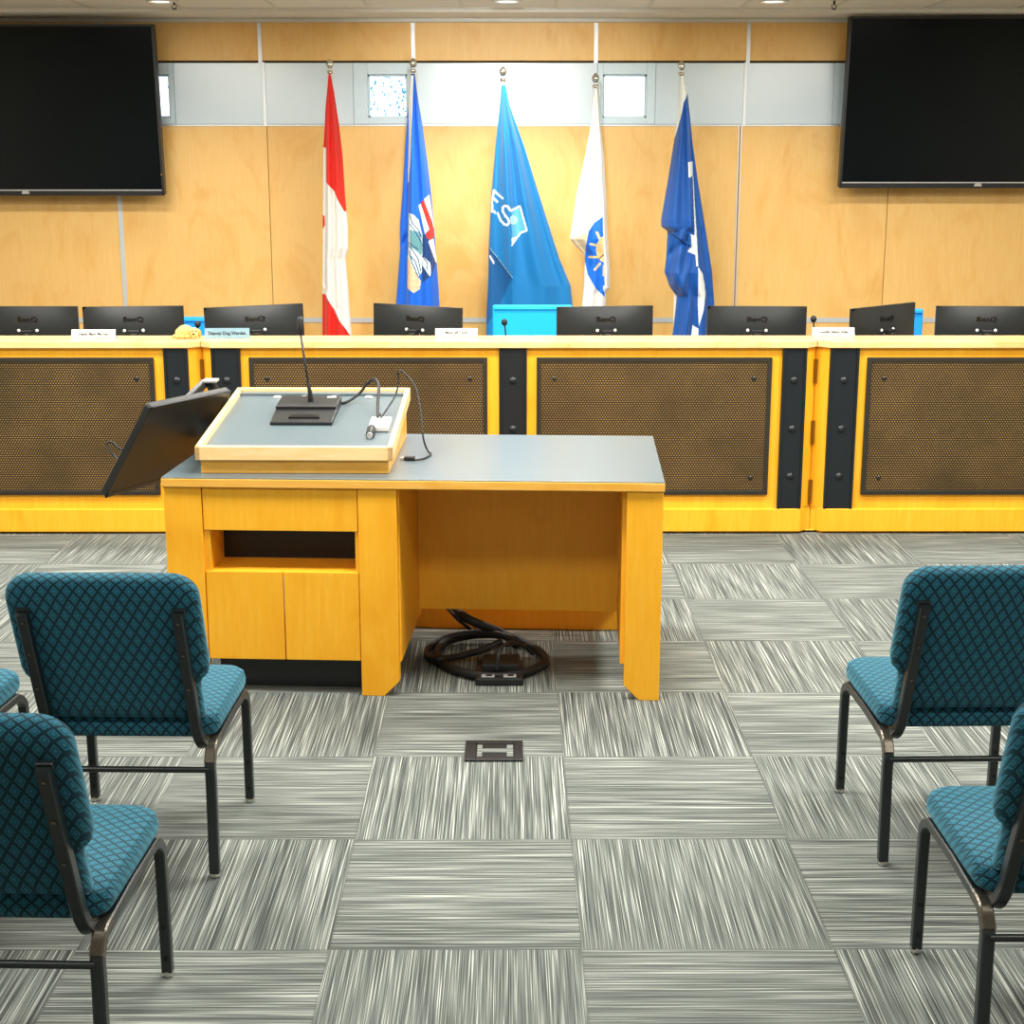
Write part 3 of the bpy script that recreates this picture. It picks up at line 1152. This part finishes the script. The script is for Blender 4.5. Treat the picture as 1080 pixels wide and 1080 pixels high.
def rl5(px, py, u):
    r_ = .016 * np.cos(5 * PI * u + 2.2) + .014 / (1 + np.exp((px - 728) * 1.2))
    lap = .03 * (py < 238.5 + (px - 697) * .72) * (px < 727)
    bun = .03 * np.exp(-((py - 296) / 12) ** 2 - ((px - 713) / 9) ** 2) - .022 * np.exp(-((py - 262 + (px - 712) * .9) / 5) ** 2) * (px < 724)
    return r_ + lap + bun + .008 * np.cos(px * .5 + py * .12) * (py > 240) * (px < 727)


flag('royal blue flag with white shapes, rightmost of the five flags', (719, 66),
     [(718, 80), (716.5, 105), (711, 148), (703.5, 195), (697, 232), (697.3, 239), (704, 244), (702.5, 272), (700.7, 287), (706, 302), (711, 309), (714, 312), (712, 330), (709, 354)],
     [(720.5, 80), (725, 97), (727.5, 120), (730.5, 150), (736, 190), (744, 240), (751, 285), (753.5, 320), (753.5, 354)],
     [(0, 78, 158), (226, 232, 226)], cl5, rl5, 0)


# ------------------------------------------------------------------ speaker desk
A = R(-2.95)
desk = thing('presenter_desk', 'wooden presenter desk with grey top, knee space and cupboard, before the dais', 'desk',
             Vector((.534, 4.97, 0)) + Matrix.Rotation(A, 3, 'Z') @ Vector((-.876, .465, 0)), A)
OU, OV = .876, -.465         # desk coordinates: u from the right edge, v from the front


def dbox(u0, u1, v0, v1, z0, z1):
    return (u0 + OU, u1 + OU, v0 + OV, v1 + OV, z0, z1)


DW = M['desk_wood']
MB().box(*dbox(-1.757, .004, -.012, .935, .763, .794)).build('tabletop', M['desk_wood_x'], desk, .003)
MB().box(*dbox(-1.756, .003, -.010, .934, .794, .798)).build('laminate_surface', M['laminate'], desk, .001)


def dleg(u0, u1, side, v0, v1):
    """slab leg with one clipped lower corner: side +1 clips the right, -1 the left"""
    a, b_ = u0 + OU, u1 + OU
    c = .055
    P = [(a, .762), (b_, .762), (b_, .0 if side < 0 else c), ((b_ - c) if side > 0 else (a + c), 0), (a, 0 if side > 0 else c)]
    if side > 0:
        P = [(a, .762), (b_, .762), (b_, c), (b_ - c, 0), (a, 0)]
    else:
        P = [(a, .762), (b_, .762), (b_, 0), (a + c, 0), (a, c)]
    MB().prism(P, 'y', v0 + OV, v1 + OV).build('leg', DW, desk, .002)


dleg(-1.066, -.93, 1, 0, .045)
dleg(-.126, 0, -1, 0, .045)
dleg(-1.753, -1.62, 1, 0, .045)
dleg(-1.753, -1.62, 1, .88, .925)
dleg(-.126, 0, -1, .88, .925)
MB().box(*dbox(-.14, -.11, .045, .88, .12, .762)).build('side_panel', DW, desk, .002)
MB().box(*dbox(-.958, -.926, .045, .88, .115, .762)).build('side_panel', DW, desk, .002)
MB().box(*dbox(-1.70, -1.67, .045, .88, .115, .762)).build('side_panel', DW, desk, .002)
MB().box(*dbox(-.925, -.141, .60, .62, .152, .762)).build('modesty_panel', DW, desk, .001)
MB().box(*dbox(-1.0, -.10, .84, .865, 0, .118)).build('rear_rail', DW, desk, .002)
MB().box(*dbox(-1.617, -1.069, .004, .024, .606, .76)).build('drawer_front', DW, desk, .0025)
MB().box(*dbox(-1.617, -1.341, .004, .024, .130, .457)).build('door', DW, desk, .0025)
MB().box(*dbox(-1.337, -1.069, .004, .024, .130, .457)).build('door', DW, desk, .0025)
c = MB()
c.box(*dbox(-1.62, -1.596, .012, .70, .13, .605)).box(*dbox(-1.08, -1.067, .012, .70, .13, .605))
c.box(*dbox(-1.596, -1.08, .010, .70, .440, .458)).box(*dbox(-1.596, -1.08, .012, .70, .606, .62))
c.box(*dbox(-1.62, -1.067, .03, .46, .128, .146))
c.build('cabinet_body', DW, desk, .001)
MB().box(*dbox(-1.596, -1.08, .20, .21, .458, .606)).build('cubby_back', M['black'], desk)
MB().box(*dbox(-1.60, -1.07, .09, .6, .0, .127)).build('cabinet_toe_kick', M['black'], desk)

# ------------------------------------------------------------------ lectern box on the desk
LX, LY = -.760, 5.098
SL = R(7.2)
lec = thing('lectern_box', 'sloped wooden lectern box with grey inset top, on the desk beside the touchscreen', 'lectern', (LX, LY, .7985), R(-.9))
hw, dp = .349, .80
zf = .098


def lz(y, k=0):
    return zf + y * math.tan(SL) + k


MB().prism([(.018, 0), (dp - .02, 0), (dp - .02, lz(dp - .02, -.045)), (.018, lz(.018, -.045))], 'x', -hw + .016, hw - .016).build('box_body', M['desk_wood_x'], lec, .002)
rim = MB()
tk = .018
for x0, x1 in ((-hw, -hw + tk), (hw - tk, hw)):
    rim.prism([(0, lz(0, -.048)), (dp, lz(dp, -.048)), (dp, lz(dp)), (0, lz(0))], 'x', x0, x1)
rim.prism([(0, lz(0, -.048)), (tk, lz(tk, -.048)), (tk, lz(tk)), (0, lz(0))], 'x', -hw, hw)
rim.prism([(dp - tk, lz(dp - tk, -.048)), (dp, lz(dp, -.048)), (dp, lz(dp)), (dp - tk, lz(dp - tk))], 'x', -hw, hw)
rim.build('rim', M['pale_wood'], lec, .0015)
MB().prism([(tk, lz(tk, -.03)), (dp - tk, lz(dp - tk, -.03)), (dp - tk, lz(dp - tk, -.022)), (tk, lz(tk, -.022))], 'x', -hw + tk, hw - tk).build('inset_top', M['laminate'], lec)
for px in (293, 321, 352, 388):
    MB().ball((-.349 + .698 * (px - 248) / 182 , dp - .075, lz(dp - .075, -.02)), .018, .012, .007).build('cable_clip', M['white_card'], lec, smooth=True)
MB().prism([(dp - .05, lz(dp - .05, -.022)), (dp - tk, lz(dp - tk, -.022)), (dp - tk, lz(dp - tk, -.012)), (dp - .05, lz(dp - .05, -.012))], 'x', -hw + tk, hw - tk).build('back_ledge', M['laminate'], lec)

# plane of the inset top, to place what lies on it
bpy.context.view_layer.update()
LM = Matrix.Translation((LX, LY, .7985)) @ Matrix.Rotation(R(-.9), 4, 'Z')
pn = (LM.to_3x3() @ Vector((0, -math.sin(SL), math.cos(SL)))).normalized()
pp = LM @ Vector((0, .1, lz(.1, -.022)))


def on_top(x, y, h=0.0):
    d = ray(x, y)
    q = pp + pn * h
    return O + d * ((q - O).dot(pn) / d.dot(pn))


TILTM = Matrix.Rotation(R(-.9), 4, 'Z') @ Matrix.Rotation(SL, 4, 'X')
# conference microphone
c0 = on_top(323.5, 437, .001)
mic = thing('conference_microphone', 'black gooseneck conference microphone on the lectern box', 'microphone', c0)
mic.rotation_euler = TILTM.to_euler()
wv = (on_top(356, 440) - on_top(291, 440)).length / 2
dv = (on_top(323, 446) - on_top(323, 424)).length / 2
b = MB().prism([(-dv, 0), (dv, 0), (dv, .034), (dv * .25, .034), (dv * .0, .026), (-dv, .012)], 'x', -wv, wv)
b.build('base', M['black'], mic, .004)
MB().box(-wv * .98, wv * .98, -dv * .1, dv * .2, .025, .0345).build('top_groove', M['black_soft'], mic)
MB().box(-wv * .45, wv * .55, -dv * .75, -dv * .5, .014, .0215, Matrix.Translation((0, 0, 0))).build('button_row', M['logo_dark'], mic, .001)
MB().box(wv * .55, wv * .85, dv * .75, dv * .9, .0335, .036).build('badge', M['silver'], mic)
Mi = (Matrix.Translation(c0) @ TILTM).inverted()
g0 = Vector((.008, dv * .45, .034))
gt = Mi @ atY(317, 352, (Matrix.Translation(c0) @ TILTM @ g0).y + .01)
gt2 = Mi @ atY(316.6, 334, (Matrix.Translation(c0) @ TILTM @ g0).y + .015)
MB().tube([g0, g0 + Vector((-.001, 0, .03)), g0.lerp(gt, .3)], [.0125, .009, .0055], 12).build('collar', M['black'], mic, smooth='auto')
MB().tube([g0 + Vector((0, 0, .02)), g0.lerp(gt, .5), gt], .0045, 10).build('gooseneck', M['black'], mic, smooth=True)
MB().tube([gt - Vector((0, 0, .004)), gt, gt.lerp(gt2, .3), gt.lerp(gt2, .8), gt2], [.006, .011, .0135, .0135, .008], 14).build('windscreen', M['black_soft'], mic, smooth=True)

# cable from the microphone over to the small white block
def wpts(*lst):
    return [on_top(x, y, h) for x, y, h in lst]


def cable(name, label, pts, r, mat, cat='cable', n=10):
    base = pts[0].copy()
    t_ = thing(name, label, cat, base)
    MB().tube(bez(*[p - base for p in pts], n=n), r, 8).build('cord', mat, t_, smooth=True)
    return t_


yb = on_top(360, 424).y
cable('microphone_cable', 'thick black cable arching from the microphone across the lectern top',
      [on_top(341, 424, .012), on_top(352, 424, .010), on_top(364, 424.5, .008), atY(378, 416, yb), atY(388, 404, yb), atY(395.5, 400, yb - .03),
       atY(399.5, 408, yb - .10), atY(398.5, 425, yb - .2), on_top(398.5, 441, .02)], .0058, M['black_soft'])
blk = thing('video_adapter', 'white cable block with a black plug on the lectern box', 'adapter', on_top(401, 450, .001))
blk.rotation_euler = TILTM.to_euler()
e = (on_top(411, 450) - on_top(389.5, 450)).length / 2
f_ = (on_top(400, 456) - on_top(400, 445)).length / 2
MB().box(-e, e, -f_, f_, 0, .02).build('block', M['white_card'], blk, .004)
MB().tube([(-e * .65, -f_ * .9, .012), (-e * .63, -f_ * 1.2, .014), (-e * .6, -f_ * 2.1, .012)], [.015, .017, .015], 12).build('plug', M['black'], blk, smooth='auto')
MB().tube([(-e * .6, -f_ * 2.05, .012), (-e * .6, -f_ * 2.3, .012)], [.011, .011], 12).build('plug_tip', M['silver'], blk, smooth='auto')
MB().tube([(-e * .5, f_ * .9, .012), (-e * .3, f_ * 1.4, .02)], .008, 8).build('strain_relief', M['black'], blk)

yc_ = on_top(402, 442).y
dz_ = .799
cable('usb_cable', 'thin black cable looping from the lectern box down to the desk top',
      [on_top(401, 442, .02), atY(409, 430, yc_ + .06), atY(417, 417, yc_ + .15), atY(420.5, 402, yc_ + .18), atY(420, 391, yc_ + .18), atY(427, 394, yc_ + .17), atY(438, 408, yc_ + .12),
       atY(443.5, 432, yc_ + .05), atZ(446.5, 462, dz_ + .06), atZ(451, 475, dz_ + .01), atZ(454.5, 479, dz_ + .004), atZ(447, 483.5, dz_ + .004), atZ(437, 485.5, dz_ + .006)], .0036, M['black_soft'])
u0 = atZ(437, 485.5, dz_)
usb = thing('usb_plug', 'small black cable plug lying on the desk top beside the lectern box', 'plug', u0, R(180 - 6))
MB().box(-.002, .038, -.013, .013, 0, .015).build('plug_body', M['black'], usb, .004)
MB().box(.038, .052, -.009, .009, .003, .011).build('plug_tip', M['silver'], usb, .001)

# ------------------------------------------------------------------ tilted touchscreen
W_, H_ = .531, .413
ax = Vector((.373, .928, -.016)).normalized()
az = Vector((.501, -.187, .845))
az = (az - ax * az.dot(ax)).normalized()
nn = ax.cross(az).normalized()
if nn.dot(O - Vector((-1.3, 5.5, .85))) < 0:
    nn = -nn
TC = Vector((-1.288, 5.506, .842))
ts = thing('touchscreen_monitor', 'black touchscreen tilted sideways on an arm, left of the lectern box', 'monitor', TC)
rot = Matrix((ax, az, nn)).transposed()
TM = rot.to_4x4()
MB().prism(rrect(-W_ / 2, W_ / 2, -H_ / 2, H_ / 2, .012), 'z', -.026, 0, TM).build('housing', M['black'], ts, .004)
b = MB()
q = .016
b.box(-W_ / 2, -W_ / 2 + q, -H_ / 2, H_ / 2, -.002, .004, TM).box(W_ / 2 - q, W_ / 2, -H_ / 2, H_ / 2, -.002, .004, TM)
b.box(-W_ / 2, W_ / 2, -H_ / 2, -H_ / 2 + q * 1.3, -.002, .004, TM).box(-W_ / 2, W_ / 2, H_ / 2 - q, H_ / 2, -.002, .004, TM)
b.build('bezel', M['black'], ts, .002)
MB().box(-W_ / 2 + q, W_ / 2 - q, -H_ / 2 + q, H_ / 2 - q, -.001, .002, TM).build('screen', M['touch'], ts)
vp = TM @ Vector((0, 0, -.03))
# arm: from the plate behind the screen to a post at the back left of the desk
dl = Matrix.Translation(Vector((.534, 4.97, 0))) @ Matrix.Rotation(A, 4, 'Z')
postb = dl @ Vector((-1.70, .80, .798)) - TC
MB().prism(rrect(-.06, .06, -.06, .06, .01), 'z', -.05, -.03, TM).build('mounting_plate', M['black'], ts, .002)
k0 = TM @ Vector((0.05, .02, -.05))
ptop = atY(222, 400, 5.80) - TC
parm = MB()
parm.tube([k0, k0 + (TM @ Vector((0.0, 0, -.05)) - Vector((0, 0, 0))), (k0 + ptop) / 2 + Vector((-.03, .03, 0)), ptop + Vector((-.02, 0, -.012))], [.018, .02, .02, .02], 4)
parm.build('support_arm', M['frame'], ts, .003)
MB().box(ptop.x - .03, ptop.x + .028, ptop.y - .03, ptop.y + .04, ptop.z - .012, ptop.z).build('arm_cap', M['silver'], ts, .004)
MB().tube([(postb.x, postb.y, postb.z), (ptop.x, ptop.y, ptop.z - .01)], [.024, .022], 12).build('post', M['black'], ts, smooth='auto')
MB().box(postb.x - .05, postb.x + .035, postb.y - .05, postb.y + .05, postb.z, postb.z + .012).build('desk_clamp', M['black'], ts, .003)
hb = TM @ Vector((-.12, .02, -.035))
lo_ = [atY(130, 474, 5.42) - TC, atY(118, 466, 5.44) - TC, atY(112.5, 470, 5.44) - TC, atY(119, 479, 5.42) - TC, atY(128, 488, 5.38) - TC]
MB().tube(bez(hb, *lo_, n=6), .004, 8).build('signal_cord', M['black_soft'], ts, smooth=True)

# ------------------------------------------------------------------ cables and floor boxes
fb0, fb1 = atZ(521, 794, 0), None
fbx = thing('floor_box', 'black floor outlet plate with a metal insert, in the open carpet before the desk', 'floor box', (-.05, 4.487, 0))
fr_ = MB()
hx, hy = .094, .083
fr_.box(-hx, -.058, -hy, hy, .0005, .008).box(.066, hx, -hy, hy, .0005, .008)
fr_.box(-.058, .066, -hy, -.058, .0005, .008).box(-.058, .066, .058, hy, .0005, .008)
fr_.build('frame', M['black'], fbx, .002)
ins = MB().box(-.058, .066, -.058, .058, .0004, .0050)
ins.build('lid', M['black'], fbx)
m = MB().box(-.054, -.038, -.05, .05, .005, .0064).box(.042, .062, -.05, .05, .005, .0064).box(-.038, .042, -.016, .018, .005, .0064)
m.build('insert', M['carpet'], fbx)

ob = thing('floor_box', 'black outlet box under the desk with two open sockets inside the cable coil', 'floor box', (-.036, 5.235, 0))
MB().box(-.088, .088, -.11, .11, .0005, .03).build('housing', M['black'], ob, .006)
MB().box(-.065, .075, -.04, .09, .03, .06).build('raised_lid', M['black_soft'], ob, .006)
for sx in (-.042, .038):
    MB().box(sx - .024, sx + .024, -.100, -.070, .030, .0335).build('socket', M['silver'], ob, .003)
    MB().box(sx - .008, sx + .014, -.096, -.080, .0335, .036).build('socket_shutter', M['black'], ob)

cbl = thing('cable_coil', 'thick black cable bundle coiled on the carpet under the desk', 'cable', (-.10, 5.3, 0))
def cpt(x, y, h=.022):
    return atZ(x, y, h) - Vector((-.10, 5.3, 0))
loop = [cpt(575, 700), cpt(572, 690), cpt(556, 679), cpt(535, 671, .03), cpt(512, 669, .035), cpt(490, 671, .03), cpt(470, 677), cpt(462, 686), cpt(463, 695), cpt(474, 704), cpt(500, 711.5), cpt(530, 713), cpt(557, 708)]
MB().tube(bez(*(loop + [loop[0]]), n=8), .017, 10).build('coil', M['black_soft'], cbl, smooth=True)
l2 = [cpt(545, 675, .05), cpt(520, 668, .06), cpt(495, 668, .05), cpt(468, 674, .03), cpt(452, 684), cpt(452, 692), cpt(463, 695, .04), cpt(485, 692, .03), cpt(510, 685, .06), cpt(530, 676, .09)]
MB().tube(bez(*l2, n=8), .014, 10).build('coil', M['black_soft'], cbl, smooth=True)
MB().tube(bez(atY(473, 638, 5.74) - Vector((-.10, 5.3, 0)), cpt(492, 652, .12), cpt(515, 662, .08), cpt(530, 668, .05), cpt(545, 680, .03), n=8), .018, 10).build('supply_lead', M['black_soft'], cbl, smooth=True)
MB().tube(bez(atY(469, 638, 5.74) - Vector((-.10, 5.3, 0)), cpt(482, 652, .12), cpt(494, 662, .06), cpt(505, 672, .03), n=8), .008, 8).build('supply_lead', M['black_soft'], cbl, smooth=True)
MB().tube(bez(cpt(524, 706, .07), cpt(527, 688, .13), cpt(537, 677, .13), cpt(552, 682, .08), cpt(562, 690, .03), n=8), .006, 8).build('lead', M['black_soft'], cbl, smooth=True)
MB().tube(bez(cpt(505, 690, .05), cpt(520, 684, .09), cpt(540, 680, .09), cpt(556, 680, .05), n=8), .004, 8).build('lead', M['logo_dark'], cbl, smooth=True)


# ------------------------------------------------------------------ stacking chairs
def make_chair(label):
    r = thing('stacking_chair', label, 'chair', (0, 0, 0), 0, 'teal upholstered chairs facing the dais')
    # seat: rounded cushion
    nx, ny = 12, 10
    x0, y0, y1, z0, z1 = .245, -.195, .235, .372, .442
    b = MB()
    P = rrect(-x0, x0, y0, y1, .05, 6)
    rings = []
    for inset, z in ((.012, z0), (.002, z0 + .014), (0, z0 + .032), (.004, z1 - .016), (.016, z1 - .005), (.04, z1 + .002), (.09, z1 + .008), (.16, z1 + .011)):
        sxx, syy = (x0 - inset) / x0, ((y1 - y0) / 2 - inset) / ((y1 - y0) / 2)
        cy = (y0 + y1) / 2
        rings.append([b.bm.verts.new((px_ * sxx, cy + (py_ - cy) * syy, z)) for px_, py_ in P])
    n = len(P)
    for a, c_ in zip(rings, rings[1:]):
        for k in range(n):
            b.bm.faces.new((a[k], a[(k + 1) % n], c_[(k + 1) % n], c_[k]))
    b.bm.faces.new(rings[0][::-1])
    b.bm.faces.new(rings[-1])
    b.build('seat', M['fabric'], r, smooth='auto')
    # backrest: in a leaning plane
    lean = math.atan2(.155, .42)
    T = Matrix.Translation((0, -.165, .44)) @ Matrix.Rotation(lean, 4, 'X')
    Hb = .450
    hw_, lw = .244, .214
    out = []
    rr_ = .065
    for k in range(8):
        a = R(90 * k / 7)
        out.append((hw_ - rr_ + rr_ * math.cos(a), Hb - rr_ + rr_ * math.sin(a)))
    for k in range(8):
        a = R(90 + 90 * k / 7)
        out.append((-hw_ + rr_ + rr_ * math.cos(a), Hb - rr_ + rr_ * math.sin(a)))
    left = [(-hw_, .17), (-hw_ + .006, .145), (-lw - .006, .125), (-lw, .105), (-lw, .0)]
    out += left + [(-x_, z_) for x_, z_ in left[::-1]]
    b = MB()
    rings = []
    cz = Hb / 2
    for inset, d in ((.05, -.048), (.016, -.044), (.004, -.034), (0, -.02), (.002, -.004), (.010, .003), (.03, .006), (.06, .008)):
        sxx, szz = 1 - inset / hw_, 1 - inset / cz
        rings.append([b.bm.verts.new(T @ Vector((x_ * sxx, d, cz + (z_ - cz) * szz))) for x_, z_ in out])
    n = len(out)
    for a, c_ in zip(rings, rings[1:]):
        for k in range(n):
            b.bm.faces.new((a[k], a[(k + 1) % n], c_[(k + 1) % n], c_[k]))
    b.bm.faces.new(rings[0][::-1])
    b.bm.faces.new(rings[-1])
    b.build('backrest', M['fabric'], r, smooth='auto')
    sq = [(1, .75), (.75, 1), (-.75, 1), (-1, .75), (-1, -.75), (-.75, -1), (.75, -1), (1, -.75)]
    for s_ in (-1, 1):
        # frame: front leg, seat rail and rear leg
        x = s_ * .232
        fl = bez((x, .243, .012), (x, .238, .28), (x, .225, .335), (x, .18, .362), n=6)
        MB().tube(fl, .0125, sect=sq).build('leg', M['frame'], r, smooth='auto')
        MB().tube([(x, .185, .361), (x * .99, 0, .360), (x * .985, -.16, .350)], .0125, sect=sq).build('seat_rail', M['frame'], r, smooth='auto')
        rl = bez((x * .985, -.14, .352), (x * .985, -.19, .346), (x * .985, -.222, .31), (x, -.234, .25), (x, -.243, .012), n=6)
        MB().tube(rl, .0135, sect=sq).build('leg', M['frame'], r, smooth='auto')
        MB().tube(bez((x * .985, -.15, .3525), (x * .985, -.195, .347), (x * .985, -.226, .312), n=6), .0142, sect=sq).build('worn_bend', M['frame_worn'], r, smooth='auto')
        for yy in (.243, -.243):
            MB().lathe([(.012, 0), (.015, .003), (.015, .01), (.012, .016)], c=(x, yy, 0), n=14).build('glide', M['chrome'], r, smooth='auto')
        for zz in (.05, .13):
            MB().lathe([(.006, 0), (.006, .003)], n=8, mat=Matrix.Translation((x, .243 - .0125, zz)) @ Matrix.Rotation(PI / 2, 4, 'X')).build('bumper', M['black_soft'], r)
        # upright bar behind the backrest, hooking under the seat
        xu = s_ * .195
        pts = [T @ Vector((xu, -.060, .365)), T @ Vector((xu, -.060, .12)), T @ Vector((xu, -.058, -.0)), Vector((xu * 1.02, -.210, .385)), Vector((xu * 1.05, -.195, .360)), Vector((xu * 1.08, -.16, .350)), Vector((xu * 1.1, -.1, .352))]
        up_ = MB().tube(bez(*pts, n=6), .0135, sect=[(1, .8), (.8, 1), (-.8, 1), (-1, .8), (-1, -.8), (-.8, -1), (.8, -1), (1, -.8)]).build('back_upright', M['frame'], r, smooth='auto')
        MB().box(xu - .017, xu + .017, -.058, -.046, .355, .372, T).build('bracket', M['frame'], up_, .002)
        for zz in (.34, .24, .13):
            MB().lathe([(.0045, 0), (.0045, .002), (.002, .004)], n=8, mat=T @ Matrix.Translation((xu, -.0735, zz)) @ Matrix.Rotation(PI / 2, 4, 'X')).build('rivet', M['frame_worn'], up_)
    MB().tube([(-.228, -.236, .30), (.228, -.236, .30)], .0085, 10).build('stretcher', M['frame'], r, smooth='auto')
    return r


ch = make_chair('teal chair left of the desk, its whole backrest and legs in view')
ch.location = (-1.012, 3.862, 0)
ch.rotation_euler = (0, 0, R(-1.2))
dup(ch, (-1.037, 2.878, 0), R(-1.8), 'teal chair in the bottom left corner, nearest the camera on the left')
dup(ch, (-1.665, 3.84, 0), R(-4), 'teal chair at the left edge, only its seat corner showing')
dup(ch, (1.24, 3.93, 0), R(1.2), 'teal chair right of the desk, farther from the camera than the corner chair')
dup(ch, (1.21, 2.975, 0), R(0), 'teal chair in the bottom right corner, nearest the camera on the right')


# ------------------------------------------------------------------ light
def area(loc, sx, sy, power, col=(1, .96, .9), rot=(0, 0, 0), shape='RECTANGLE'):
    l = bpy.data.lights.new('ceiling_lamp', 'AREA')
    l.shape = shape
    l.size = sx
    l.size_y = sy
    l.energy = power
    l.color = col
    o = bpy.data.objects.new('ceiling_lamp', l)
    COL.objects.link(o)
    o.location = loc
    o.rotation_euler = rot
    return o


for x in (-2.6, 0, 2.6):
    for y, pw in ((-1.5, 8), (1.9, 38), (4.4, 88), (6.3, 92)):
        area((x, y, ZC - .03), 1.2, .55, pw)
for x in (-2.6, 0, 2.6):
    area((x, 8.2, ZC - .03), 1.2, .3, 58)
# track spotlight aimed at the flags; the glossy band mirrors it
l = bpy.data.lights.new('track_lamp', 'SPOT')
l.energy = 520
l.spot_size = R(26)
l.spot_blend = .9
l.shadow_soft_size = .12
l.color = (1, .98, .95)
o = bpy.data.objects.new('track_lamp', l)
COL.objects.link(o)
o.location = (-.07, 4.5, ZC - .1)
o.rotation_euler = (Vector((-.05, 10.6, 2.3)) - o.location).to_track_quat('-Z', 'Y').to_euler()


def spot(px, power, ang=110, blend=.6):
    p = atZ(px, 0, ZC)
    l = bpy.data.lights.new('can_lamp', 'SPOT')
    l.energy = power
    l.spot_size = R(ang)
    l.spot_blend = blend
    l.shadow_soft_size = .06
    l.color = (1, .95, .87)
    o = bpy.data.objects.new('can_lamp', l)
    COL.objects.link(o)
    o.location = (p.x, p.y, ZC - .03)
    return o


spot(535, 120)
spot(170, 18)
spot(816, 18)

wd = bpy.data.worlds.new('world')
SC.world = wd
wd.use_nodes = True
bg = wd.node_tree.nodes['Background']
bg.inputs[0].default_value = (.86, .95, 1, 1)
bg.inputs[1].default_value = 2.2

vs = SC.view_settings
vs.view_transform = 'Standard'
vs.look = 'None'
vs.gamma = 1
vs.use_curve_mapping = False
vs.exposure = 0
